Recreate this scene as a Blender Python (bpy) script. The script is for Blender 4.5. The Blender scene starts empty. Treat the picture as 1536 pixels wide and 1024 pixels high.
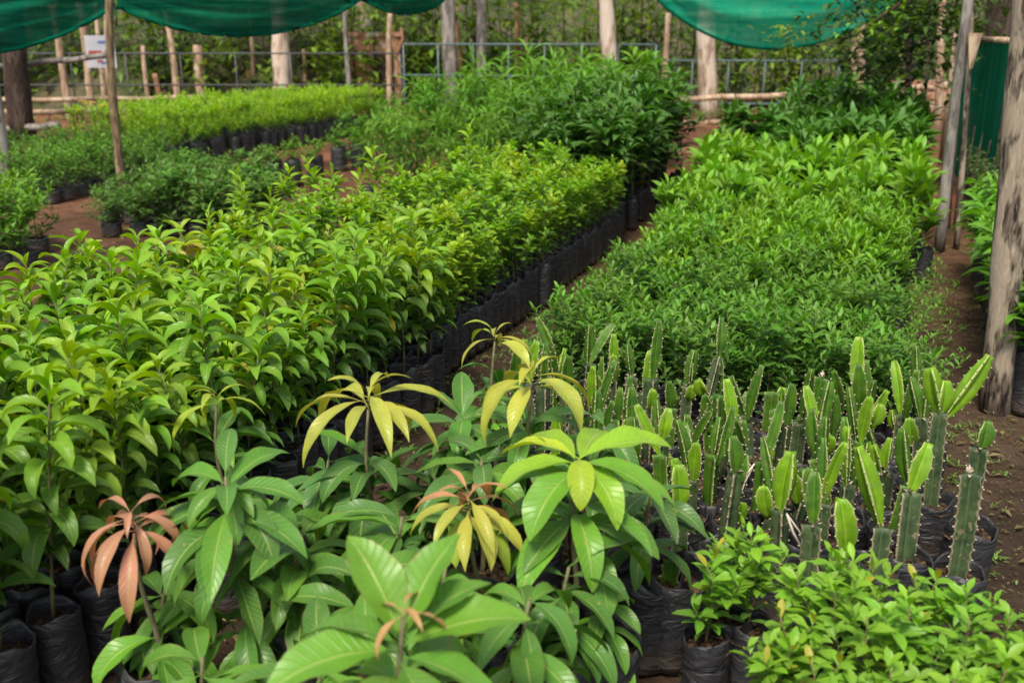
import bpy, math, random
import numpy as np
from mathutils import Vector, Matrix
R = math.radians
rng = random.Random(7)
scn = bpy.context.scene
col = scn.collection

# ------------------------------------------------------------------ camera
FPX, CAMH = 1493.0, 1.70
TH = math.atan((512 - 55) / FPX)
cam_d = bpy.data.cameras.new('camera'); cam = bpy.data.objects.new('camera', cam_d); col.objects.link(cam)
cam.location = (0, 0, CAMH); cam.rotation_euler = (math.pi / 2 - TH, 0, 0)
cam_d.sensor_width = 36; cam_d.lens = 35; cam_d.clip_end = 500; cam_d.clip_start = 0.05
cam_d.dof.use_dof = True; cam_d.dof.focus_distance = 3.6; cam_d.dof.aperture_fstop = 2.9
scn.camera = cam

def at(px, py, z=0.0):
    u = (px - 768) / FPX; v = (512 - py) / FPX
    t = (CAMH - z) / (math.sin(TH) - v * math.cos(TH))
    return Vector((t * u, t * (math.cos(TH) + v * math.sin(TH)), z))

def atY(px, py, Y):          # the point seen at this pixel at distance Y
    u = (px - 768) / FPX; v = (512 - py) / FPX
    t = Y / (math.cos(TH) + v * math.sin(TH))
    return Vector((t * u, Y, CAMH + t * (v * math.cos(TH) - math.sin(TH))))

AX = R(20)
def bed(s, t):               # bed coordinates: s across the beds, t along the rows
    return s * math.cos(AX) + t * math.sin(AX), -s * math.sin(AX) + t * math.cos(AX)

# ------------------------------------------------------------------ materials
def newmat(name):
    m = bpy.data.materials.new(name); m.use_nodes = True
    nt = m.node_tree; nt.nodes.clear()
    out = nt.nodes.new('ShaderNodeOutputMaterial')
    return m, nt, out
def N(nt, t, **k):
    n = nt.nodes.new(t)
    for a, b in k.items():
        setattr(n, a, b)
    return n
def L(nt, a, b): nt.links.new(a, b)
def math_n(nt, op, a, b=None, c=None, clamp=False):
    n = N(nt, 'ShaderNodeMath', operation=op, use_clamp=clamp)
    for i, x in enumerate((a, b, c)):
        if x is None: continue
        if isinstance(x, (int, float)): n.inputs[i].default_value = x
        else: L(nt, x, n.inputs[i])
    return n.outputs[0]
def mixc(nt, fac, a, b, mode='MIX'):
    n = N(nt, 'ShaderNodeMix', data_type='RGBA', blend_type=mode)
    if isinstance(fac, (int, float)): n.inputs[0].default_value = fac
    else: L(nt, fac, n.inputs[0])
    for i, x in ((6, a), (7, b)):
        if isinstance(x, tuple): n.inputs[i].default_value = (*x[:3], 1)
        else: L(nt, x, n.inputs[i])
    return n.outputs[2]
def ramp(nt, fac, stops):
    n = N(nt, 'ShaderNodeValToRGB')
    e = n.color_ramp.elements
    while len(e) < len(stops): e.new(0.5)
    for el, (p, c) in zip(e, stops):
        el.position = p; el.color = (*c, 1) if len(c) == 3 else c
    L(nt, fac, n.inputs[0]); return n.outputs[0]

def leaf_mat(name, vein=0.5, midw=0.035, freq=11.0, rough=0.42, trans=0.30, bump=0.3, spots=0.0):
    m, nt, out = newmat(name)
    at_ = N(nt, 'ShaderNodeAttribute', attribute_name='tint')
    uv = N(nt, 'ShaderNodeUVMap')
    sp = N(nt, 'ShaderNodeSeparateXYZ'); L(nt, uv.outputs[0], sp.inputs[0])
    u, v = sp.outputs[0], sp.outputs[1]
    d = math_n(nt, 'ABSOLUTE', math_n(nt, 'SUBTRACT', v, 0.5))         # 0 at midrib .. 0.5 edge
    mid = N(nt, 'ShaderNodeMapRange', interpolation_type='SMOOTHSTEP'); L(nt, d, mid.inputs[0])
    mid.inputs[1].default_value = midw * 0.35; mid.inputs[2].default_value = midw; mid.inputs[3].default_value = 1; mid.inputs[4].default_value = 0
    # herringbone side veins
    ph = math_n(nt, 'SUBTRACT', math_n(nt, 'MULTIPLY', u, freq), math_n(nt, 'MULTIPLY', d, 3.4))
    saw = math_n(nt, 'ABSOLUTE', math_n(nt, 'SUBTRACT', math_n(nt, 'FRACT', ph), 0.5))   # 0 mid of vein
    sv = N(nt, 'ShaderNodeMapRange', interpolation_type='SMOOTHSTEP'); L(nt, saw, sv.inputs[0])
    sv.inputs[1].default_value = 0.0; sv.inputs[2].default_value = 0.13; sv.inputs[3].default_value = 1; sv.inputs[4].default_value = 0
    geo = N(nt, 'ShaderNodeNewGeometry')
    tc = N(nt, 'ShaderNodeTexCoord')
    nz = N(nt, 'ShaderNodeTexNoise'); nz.inputs['Scale'].default_value = 28; nz.inputs['Detail'].default_value = 3
    L(nt, tc.outputs['Object'], nz.inputs['Vector'])
    oi = N(nt, 'ShaderNodeObjectInfo')
    hs = N(nt, 'ShaderNodeHueSaturation')
    L(nt, at_.outputs['Color'], hs.inputs['Color']); hs.inputs['Saturation'].default_value = 1.03
    L(nt, math_n(nt, 'ADD', 0.496, math_n(nt, 'MULTIPLY', oi.outputs['Random'], 0.018)), hs.inputs['Hue'])
    val = math_n(nt, 'ADD', math_n(nt, 'ADD', 0.62, math_n(nt, 'MULTIPLY', nz.outputs[0], 0.5)), math_n(nt, 'MULTIPLY', geo.outputs['Random Per Island'], 0.28))
    L(nt, val, hs.inputs['Value'])
    base = hs.outputs[0]
    vc = mixc(nt, 0.55, base, (0.42, 0.50, 0.13))
    c1 = mixc(nt, math_n(nt, 'MULTIPLY', sv.outputs[0], vein * 0.42), base, vc)
    c2 = mixc(nt, math_n(nt, 'MULTIPLY', mid.outputs[0], min(1, vein * 1.5)), c1, vc)
    if spots > 0:
        n2 = N(nt, 'ShaderNodeTexNoise'); n2.inputs['Scale'].default_value = 60; L(nt, tc.outputs['Object'], n2.inputs['Vector'])
        f = N(nt, 'ShaderNodeMapRange'); L(nt, n2.outputs[0], f.inputs[0]); f.inputs[1].default_value = 0.69; f.inputs[2].default_value = 0.74; f.inputs[4].default_value = spots
        c2 = mixc(nt, f.outputs[0], c2, (0.33, 0.22, 0.06))
    if spots > 0:      # scorched margins, dust
        ed = math_n(nt, 'ADD', d, math_n(nt, 'MULTIPLY', nz.outputs[0], .20))
        er = N(nt, 'ShaderNodeMapRange'); L(nt, ed, er.inputs[0]); er.inputs[1].default_value = .585; er.inputs[2].default_value = .61; er.inputs[4].default_value = .7
        c2 = mixc(nt, er.outputs[0], c2, (.24, .15, .045))
        n5 = N(nt, 'ShaderNodeTexNoise'); n5.inputs['Scale'].default_value = 9; n5.inputs['Detail'].default_value = 4; L(nt, tc.outputs['Object'], n5.inputs['Vector'])
        du = N(nt, 'ShaderNodeMapRange'); L(nt, n5.outputs[0], du.inputs[0]); du.inputs[1].default_value = .45; du.inputs[2].default_value = .72; du.inputs[4].default_value = .14
        c2 = mixc(nt, du.outputs[0], c2, mixc(nt, .5, c2, (.26, .30, .12)))
    c3 = mixc(nt, math_n(nt, 'MULTIPLY', geo.outputs['Backfacing'], 0.22), c2, (0.20, 0.34, 0.08))
    h = math_n(nt, 'SUBTRACT', math_n(nt, 'MULTIPLY', nz.outputs[0], 0.15), math_n(nt, 'MULTIPLY', math_n(nt, 'MAXIMUM', sv.outputs[0], mid.outputs[0]), 1.0))
    bp = N(nt, 'ShaderNodeBump'); bp.inputs['Strength'].default_value = bump; bp.inputs['Distance'].default_value = 0.004
    L(nt, h, bp.inputs['Height'])
    p = N(nt, 'ShaderNodeBsdfPrincipled')
    L(nt, c3, p.inputs['Base Color']); p.inputs['Roughness'].default_value = rough
    L(nt, bp.outputs[0], p.inputs['Normal']); p.inputs['Specular IOR Level'].default_value = 0.36
    tr = N(nt, 'ShaderNodeBsdfTranslucent')
    tcol = mixc(nt, 0.6, c2, (1.9, 1.7, 0.45), 'MULTIPLY')
    L(nt, tcol, tr.inputs[0]); L(nt, bp.outputs[0], tr.inputs['Normal'])
    ms = N(nt, 'ShaderNodeMixShader'); ms.inputs[0].default_value = trans
    L(nt, p.outputs[0], ms.inputs[1]); L(nt, tr.outputs[0], ms.inputs[2]); L(nt, ms.outputs[0], out.inputs[0])
    return m

def noise_mat(name, stops, scale=8, detail=5, rough=0.85, bump=0.3, bscale=None, stretch=(1, 1, 1), spec=0.3, dist=0.01):
    m, nt, out = newmat(name)
    tc = N(nt, 'ShaderNodeTexCoord'); mp = N(nt, 'ShaderNodeMapping'); mp.inputs['Scale'].default_value = stretch
    L(nt, tc.outputs['Object'], mp.inputs[0])
    oi = N(nt, 'ShaderNodeObjectInfo')
    ad = N(nt, 'ShaderNodeVectorMath', operation='ADD'); L(nt, mp.outputs[0], ad.inputs[0])
    cx = N(nt, 'ShaderNodeCombineXYZ'); L(nt, math_n(nt, 'MULTIPLY', oi.outputs['Random'], 17.0), cx.inputs[0]); L(nt, cx.outputs[0], ad.inputs[1])
    nz = N(nt, 'ShaderNodeTexNoise'); nz.inputs['Scale'].default_value = scale; nz.inputs['Detail'].default_value = detail; nz.inputs['Roughness'].default_value = 0.62
    L(nt, ad.outputs[0], nz.inputs['Vector'])
    c = ramp(nt, nz.outputs[0], stops)
    n2 = N(nt, 'ShaderNodeTexNoise'); n2.inputs['Scale'].default_value = bscale or scale * 3; n2.inputs['Detail'].default_value = 4
    L(nt, ad.outputs[0], n2.inputs['Vector'])
    bp = N(nt, 'ShaderNodeBump'); bp.inputs['Strength'].default_value = bump; bp.inputs['Distance'].default_value = dist
    L(nt, n2.outputs[0], bp.inputs['Height'])
    p = N(nt, 'ShaderNodeBsdfPrincipled'); L(nt, c, p.inputs['Base Color']); p.inputs['Roughness'].default_value = rough
    p.inputs['Specular IOR Level'].default_value = spec
    L(nt, bp.outputs[0], p.inputs['Normal']); L(nt, p.outputs[0], out.inputs[0])
    return m

M = {}
M['mango'] = leaf_mat('mango_leaf', vein=0.78, midw=0.04, freq=14, rough=0.36, trans=0.25, bump=0.42, spots=0.8)
M['leaf'] = leaf_mat('broad_leaf', vein=0.45, midw=0.06, freq=8, rough=0.40, trans=0.33, bump=0.35)
M['small'] = leaf_mat('small_leaf', vein=0.18, midw=0.09, freq=6, rough=0.45, trans=0.38, bump=0.15)
M['stem'] = noise_mat('green_brown_stem', [(0.3, (0.10, 0.07, 0.035)), (0.7, (0.16, 0.17, 0.06))], 30, rough=0.7)
M['mstem'] = noise_mat('mango_stem', [(0.3, (0.10, 0.08, 0.05)), (0.7, (0.20, 0.19, 0.09))], 60, rough=0.65, stretch=(1, 1, .5))
M['twig'] = noise_mat('twig_bark', [(0.3, (0.12, 0.08, 0.05)), (0.7, (0.25, 0.17, 0.10))], 25)
M['soil'] = noise_mat('potting_soil', [(0.35, (0.018, 0.011, 0.007)), (0.55, (0.075, 0.042, 0.024)), (0.68, (0.21, 0.12, 0.065))], 55, 6, 0.95, 1.0, 70, dist=0.02)
M['litter'] = noise_mat('dry_leaf_litter', [(0.3, (0.10, 0.055, 0.03)), (0.5, (0.20, 0.12, 0.06)), (0.75, (0.42, 0.30, 0.16))], 4, 3, 0.8, 0.2)
M['metal'] = noise_mat('painted_pipe', [(0.3, (0.08, 0.115, 0.13)), (0.7, (0.14, 0.19, 0.205))], 6, rough=0.45, bump=0.05)
M['wire'] = noise_mat('dark_wire', [(0.3, (0.06, 0.06, 0.06)), (0.7, (0.12, 0.12, 0.12))], 6, rough=0.5, bump=0.05)
M['brick'] = noise_mat('brick_rubble', [(0.35, (0.26, 0.10, 0.06)), (0.52, (0.40, 0.22, 0.14)), (0.66, (0.62, 0.56, 0.50))], 3.2, 4, 0.9, 0.4)
M['white'] = noise_mat('white_board', [(0.3, (0.60, 0.60, 0.62)), (0.7, (0.80, 0.80, 0.82))], 3, rough=0.6, bump=0.02)
M['red'] = noise_mat('red_print', [(0.3, (0.50, 0.08, 0.06)), (0.7, (0.62, 0.13, 0.10))], 9, rough=0.6, bump=0.02)
M['blue'] = noise_mat('blue_print', [(0.3, (0.12, 0.2, 0.5)), (0.7, (0.2, 0.3, 0.6))], 9, rough=0.6, bump=0.02)
M['petal'] = noise_mat('yellow_petal', [(0.3, (0.75, 0.50, 0.01)), (0.7, (0.85, 0.65, 0.03))], 9, rough=0.6, bump=0.02)
M['tie'] = noise_mat('plastic_tie', [(0.3, (0.40, 0.34, 0.27)), (0.7, (0.62, 0.55, 0.46))], 20, rough=0.6, bump=0.1)

def bark_mat(name, dark, mid, pale, amt=0.5, sc=5):
    m, nt, out = newmat(name)
    tc = N(nt, 'ShaderNodeTexCoord'); mp = N(nt, 'ShaderNodeMapping'); mp.inputs['Scale'].default_value = (1, 1, 0.16)
    oi = N(nt, 'ShaderNodeObjectInfo'); ad = N(nt, 'ShaderNodeVectorMath', operation='ADD')
    cx = N(nt, 'ShaderNodeCombineXYZ'); L(nt, math_n(nt, 'MULTIPLY', oi.outputs['Random'], 9.0), cx.inputs[2]); L(nt, cx.outputs[0], ad.inputs[1])
    L(nt, tc.outputs['Object'], ad.inputs[0]); L(nt, ad.outputs[0], mp.inputs[0])
    n1 = N(nt, 'ShaderNodeTexNoise'); n1.inputs['Scale'].default_value = sc * 7; n1.inputs['Detail'].default_value = 6; n1.inputs['Roughness'].default_value = .7; n1.inputs['Distortion'].default_value = .6
    L(nt, mp.outputs[0], n1.inputs['Vector'])
    n2 = N(nt, 'ShaderNodeTexNoise'); n2.inputs['Scale'].default_value = sc; n2.inputs['Detail'].default_value = 3
    mp2 = N(nt, 'ShaderNodeMapping'); mp2.inputs['Scale'].default_value = (1.6, 1.6, 0.5); L(nt, ad.outputs[0], mp2.inputs[0]); L(nt, mp2.outputs[0], n2.inputs['Vector'])
    c = ramp(nt, n1.outputs[0], [(0.40, dark), (0.58, mid)])
    f = N(nt, 'ShaderNodeMapRange'); L(nt, n2.outputs[0], f.inputs[0]); f.inputs[1].default_value = 0.62 - amt * 0.25; f.inputs[2].default_value = 0.66 - amt * 0.18
    c = mixc(nt, math_n(nt, 'MULTIPLY', f.outputs[0], 0.85), c, mixc(nt, n1.outputs[0], mid, pale))
    bp = N(nt, 'ShaderNodeBump'); bp.inputs['Strength'].default_value = 0.8; bp.inputs['Distance'].default_value = 0.015
    L(nt, math_n(nt, 'ADD', n1.outputs[0], math_n(nt, 'MULTIPLY', f.outputs[0], .3)), bp.inputs['Height'])
    p = N(nt, 'ShaderNodeBsdfPrincipled'); L(nt, c, p.inputs['Base Color']); p.inputs['Roughness'].default_value = 0.85; p.inputs['Specular IOR Level'].default_value = .2
    L(nt, bp.outputs[0], p.inputs['Normal']); L(nt, p.outputs[0], out.inputs[0]); return m
M['bark_near'] = bark_mat('weathered_post_bark', (0.02, 0.014, 0.011), (0.17, 0.13, 0.098), (0.56, 0.46, 0.34), 0.62, 9)
M['bark_brown'] = bark_mat('brown_pole_bark', (0.09, 0.06, 0.035), (0.25, 0.18, 0.10), (0.40, 0.32, 0.20), 0.4, 5)
M['bark_pale'] = bark_mat('pale_trunk_bark', (0.20, 0.13, 0.09), (0.46, 0.34, 0.25), (0.74, 0.66, 0.57), 0.7, 3)
M['bark_tan'] = bark_mat('tan_pole_bark', (0.20, 0.13, 0.085), (0.46, 0.32, 0.21), (0.62, 0.50, 0.37), 0.4, 5)
M['bark_dark'] = bark_mat('dark_trunk_bark', (0.02, 0.014, 0.01), (0.06, 0.04, 0.03), (0.12, 0.09, 0.07), 0.3, 5)
M['bark_grey'] = bark_mat('grey_pole_bark', (0.08, 0.07, 0.06), (0.2, 0.18, 0.16), (0.42, 0.38, 0.33), 0.5, 5)
M['bark_orange'] = bark_mat('orange_pole_bark', (0.16, 0.08, 0.04), (0.40, 0.22, 0.12), (0.5, 0.33, 0.2), 0.4, 5)

def bag_mat():
    m, nt, out = newmat('black_polythene')
    tc = N(nt, 'ShaderNodeTexCoord'); oi = N(nt, 'ShaderNodeObjectInfo')
    ad = N(nt, 'ShaderNodeVectorMath', operation='ADD'); cx = N(nt, 'ShaderNodeCombineXYZ')
    L(nt, math_n(nt, 'MULTIPLY', oi.outputs['Random'], 31.0), cx.inputs[2]); L(nt, cx.outputs[0], ad.inputs[1]); L(nt, tc.outputs['Object'], ad.inputs[0])
    mp = N(nt, 'ShaderNodeMapping'); mp.inputs['Scale'].default_value = (1, 1, 2.0); L(nt, ad.outputs[0], mp.inputs[0])
    nz = N(nt, 'ShaderNodeTexNoise'); nz.inputs['Scale'].default_value = 9; nz.inputs['Detail'].default_value = 5; nz.inputs['Distortion'].default_value = 2.2
    L(nt, mp.outputs[0], nz.inputs['Vector'])
    n2 = N(nt, 'ShaderNodeTexNoise'); n2.inputs['Scale'].default_value = 40; n2.inputs['Detail'].default_value = 5; L(nt, ad.outputs[0], n2.inputs['Vector'])
    bp = N(nt, 'ShaderNodeBump'); bp.inputs['Strength'].default_value = 0.9; bp.inputs['Distance'].default_value = 0.014; L(nt, nz.outputs[0], bp.inputs['Height'])
    sp = N(nt, 'ShaderNodeSeparateXYZ'); L(nt, tc.outputs['Object'], sp.inputs[0])
    low = N(nt, 'ShaderNodeMapRange'); L(nt, sp.outputs[2], low.inputs[0]); low.inputs[1].default_value = 0.0; low.inputs[2].default_value = 0.09; low.inputs[3].default_value = .6; low.inputs[4].default_value = 0.06
    dust = math_n(nt, 'MULTIPLY', low.outputs[0], math_n(nt, 'MULTIPLY', n2.outputs[0], 1.5), clamp=True)
    c = mixc(nt, dust, (0.022, 0.024, 0.029), (0.15, 0.105, 0.07))
    rr = N(nt, 'ShaderNodeMapRange'); L(nt, n2.outputs[0], rr.inputs[0]); rr.inputs[1].default_value = .3; rr.inputs[2].default_value = .7; rr.inputs[3].default_value = .28; rr.inputs[4].default_value = .6
    p = N(nt, 'ShaderNodeBsdfPrincipled'); L(nt, c, p.inputs['Base Color']); L(nt, rr.outputs[0], p.inputs['Roughness'])
    L(nt, bp.outputs[0], p.inputs['Normal']); L(nt, p.outputs[0], out.inputs[0]); return m
M['bag'] = bag_mat()

def net_mat(name, c, alpha, trans, folds=(1, 1, 9)):
    m, nt, out = newmat(name)
    tc = N(nt, 'ShaderNodeTexCoord'); mp = N(nt, 'ShaderNodeMapping'); mp.inputs['Scale'].default_value = folds; L(nt, tc.outputs['Object'], mp.inputs[0])
    nz = N(nt, 'ShaderNodeTexNoise'); nz.inputs['Scale'].default_value = 1.6; nz.inputs['Detail'].default_value = 4; L(nt, mp.outputs[0], nz.inputs['Vector'])
    cc = ramp(nt, nz.outputs[0], [(0.3, tuple(x * 0.55 for x in c)), (0.7, tuple(min(1, x * 1.35) for x in c))])
    bp = N(nt, 'ShaderNodeBump'); bp.inputs['Strength'].default_value = 0.6; bp.inputs['Distance'].default_value = 0.05; L(nt, nz.outputs[0], bp.inputs['Height'])
    d = N(nt, 'ShaderNodeBsdfDiffuse'); L(nt, cc, d.inputs[0]); L(nt, bp.outputs[0], d.inputs['Normal'])
    t = N(nt, 'ShaderNodeBsdfTranslucent'); L(nt, cc, t.inputs[0])
    a = N(nt, 'ShaderNodeMixShader'); a.inputs[0].default_value = trans; L(nt, d.outputs[0], a.inputs[1]); L(nt, t.outputs[0], a.inputs[2])
    tp = N(nt, 'ShaderNodeBsdfTransparent')
    b = N(nt, 'ShaderNodeMixShader'); L(nt, ramp(nt, nz.outputs[0], [(0.32, (1, 1, 1)), (0.62, (2 * alpha - 1,) * 3)]), b.inputs[0]); L(nt, tp.outputs[0], b.inputs[1]); L(nt, a.outputs[0], b.inputs[2])
    L(nt, b.outputs[0], out.inputs[0]); return m
M['net_dark'] = net_mat('dark_green_net', (0.004, 0.12, 0.068), 0.97, 0.4, (0.5, 0.5, 9))
M['net_backlit'] = net_mat('backlit_green_net', (0.01, 0.42, 0.25), 0.88, 0.6, (0.4, 0.4, 5))  # green shade net with its backlighting put into a brighter colour
M['net_wall'] = net_mat('green_net_wall', (0.008, 0.14, 0.07), 0.98, 0.45, (7, 7, 0.3))

def cactus_mat(name, c1, c2, edge, rough=0.5):
    m, nt, out = newmat(name)
    uv = N(nt, 'ShaderNodeUVMap'); sp = N(nt, 'ShaderNodeSeparateXYZ'); L(nt, uv.outputs[0], sp.inputs[0])
    tc = N(nt, 'ShaderNodeTexCoord'); nz = N(nt, 'ShaderNodeTexNoise'); nz.inputs['Scale'].default_value = 22; nz.inputs['Detail'].default_value = 6; L(nt, tc.outputs['Object'], nz.inputs['Vector'])
    c = ramp(nt, nz.outputs[0], [(0.35, c1), (0.68, c2)])
    e = N(nt, 'ShaderNodeMapRange'); L(nt, math_n(nt, 'ADD', sp.outputs[1], math_n(nt, 'MULTIPLY', nz.outputs[0], 0.16)), e.inputs[0])
    e.inputs[1].default_value = 1.0; e.inputs[2].default_value = 1.06
    c = mixc(nt, math_n(nt, 'MULTIPLY', e.outputs[0], 0.8), c, edge)
    rb = N(nt, 'ShaderNodeMapRange', interpolation_type='SMOOTHSTEP'); L(nt, sp.outputs[1], rb.inputs[0]); rb.inputs[1].default_value = 0.0; rb.inputs[2].default_value = 0.22; rb.inputs[3].default_value = .45; rb.inputs[4].default_value = 0
    c = mixc(nt, rb.outputs[0], c, tuple(min(1, x * 1.5) for x in c2))
    n3 = N(nt, 'ShaderNodeTexNoise'); n3.inputs['Scale'].default_value = 48; n3.inputs['Detail'].default_value = 5; L(nt, tc.outputs['Object'], n3.inputs['Vector'])
    sc3 = N(nt, 'ShaderNodeMapRange'); L(nt, n3.outputs[0], sc3.inputs[0]); sc3.inputs[1].default_value = .60; sc3.inputs[2].default_value = .66; sc3.inputs[4].default_value = .7 if c1[1] < .1 else .35
    c = mixc(nt, sc3.outputs[0], c, (.26, .20, .12))
    bp = N(nt, 'ShaderNodeBump'); bp.inputs['Strength'].default_value = .45; bp.inputs['Distance'].default_value = .006; L(nt, nz.outputs[0], bp.inputs['Height'])
    p = N(nt, 'ShaderNodeBsdfPrincipled'); L(nt, c, p.inputs['Base Color']); p.inputs['Roughness'].default_value = rough; L(nt, bp.outputs[0], p.inputs['Normal'])
    p.inputs['Specular IOR Level'].default_value = .35
    tr = N(nt, 'ShaderNodeBsdfTranslucent'); L(nt, c, tr.inputs[0]); ms = N(nt, 'ShaderNodeMixShader'); ms.inputs[0].default_value = .12
    L(nt, p.outputs[0], ms.inputs[1]); L(nt, tr.outputs[0], ms.inputs[2]); L(nt, ms.outputs[0], out.inputs[0]); return m
M['cac_old'] = cactus_mat('old_cactus_skin', (0.022, 0.050, 0.018), (0.085, 0.125, 0.050), (0.36, 0.29, 0.19), 0.6)
M['cac_mid'] = cactus_mat('green_cactus_skin', (0.034, 0.100, 0.009), (0.080, 0.185, 0.012), (0.38, 0.38, 0.16), 0.5)
M['cac_new'] = cactus_mat('lime_cactus_skin', (0.11, 0.235, 0.009), (0.19, 0.36, 0.014), (0.45, 0.48, 0.18), 0.45)
M['spine'] = noise_mat('pale_cactus_areole', [(0.3, (0.30, 0.24, 0.17)), (0.7, (0.55, 0.46, 0.36))], 40, rough=0.9)

# ------------------------------------------------------------------ ground
def ground_mat():
    m, nt, out = newmat('red_brown_earth')
    tc = N(nt, 'ShaderNodeTexCoord')
    def nz(s, d=6, r=.6, dist=0):
        n = N(nt, 'ShaderNodeTexNoise'); n.inputs['Scale'].default_value = s; n.inputs['Detail'].default_value = d; n.inputs['Roughness'].default_value = r; n.inputs['Distortion'].default_value = dist
        L(nt, tc.outputs['Object'], n.inputs['Vector']); return n.outputs[0]
    a, b, c_, f = nz(0.9), nz(7), nz(45, 8, .7), nz(2.3, 5, .6, .5)
    c = ramp(nt, b, [(0.30, (0.055, 0.032, 0.021)), (0.5, (0.115, 0.070, 0.046)), (0.72, (0.20, 0.125, 0.085))])
    c = mixc(nt, math_n(nt, 'MULTIPLY', a, 0.55), c, (0.21, 0.12, 0.075))
    g = N(nt, 'ShaderNodeMapRange'); L(nt, f, g.inputs[0]); g.inputs[1].default_value = .56; g.inputs[2].default_value = .68; g.inputs[4].default_value = .5
    c = mixc(nt, g.outputs[0], c, (0.075, 0.085, 0.030))
    pe = N(nt, 'ShaderNodeMapRange'); L(nt, c_, pe.inputs[0]); pe.inputs[1].default_value = .63; pe.inputs[2].default_value = .70; pe.inputs[4].default_value = .75
    c = mixc(nt, pe.outputs[0], c, (0.30, 0.20, 0.13))
    dk = N(nt, 'ShaderNodeMapRange'); L(nt, c_, dk.inputs[0]); dk.inputs[1].default_value = .30; dk.inputs[2].default_value = .42; dk.inputs[3].default_value = .6; dk.inputs[4].default_value = 0
    c = mixc(nt, dk.outputs[0], c, (0.02, 0.013, 0.01))
    bp = N(nt, 'ShaderNodeBump'); bp.inputs['Strength'].default_value = 1.0; bp.inputs['Distance'].default_value = 0.03
    L(nt, math_n(nt, 'ADD', c_, math_n(nt, 'MULTIPLY', b, 1.2)), bp.inputs['Height'])
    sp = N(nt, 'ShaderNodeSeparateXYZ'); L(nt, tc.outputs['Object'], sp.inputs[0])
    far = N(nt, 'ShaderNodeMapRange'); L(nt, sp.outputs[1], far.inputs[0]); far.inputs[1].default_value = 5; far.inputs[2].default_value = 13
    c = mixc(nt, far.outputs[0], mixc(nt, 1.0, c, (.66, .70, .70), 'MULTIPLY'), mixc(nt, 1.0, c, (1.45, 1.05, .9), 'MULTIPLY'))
    damp = N(nt, 'ShaderNodeMapRange'); L(nt, nz(.55, 3), damp.inputs[0]); damp.inputs[1].default_value = .45; damp.inputs[2].default_value = .58; damp.inputs[3].default_value = .65; damp.inputs[4].default_value = 1.1
    c = mixc(nt, 1.0, c, damp.outputs[0], 'MULTIPLY')
    p = N(nt, 'ShaderNodeBsdfPrincipled'); L(nt, c, p.inputs['Base Color']); p.inputs['Roughness'].default_value = .95; p.inputs['Specular IOR Level'].default_value = .15
    L(nt, bp.outputs[0], p.inputs['Normal']); L(nt, p.outputs[0], out.inputs[0]); return m
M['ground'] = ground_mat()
M['hill'] = noise_mat('wooded_slope', [(0.30, (0.012, 0.018, 0.007)), (0.46, (0.04, 0.055, 0.016)), (0.58, (0.10, 0.075, 0.045)), (0.72, (0.07, 0.12, 0.02))], 1.3, 8, 0.95, 1.0, 3, dist=0.3)

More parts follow.
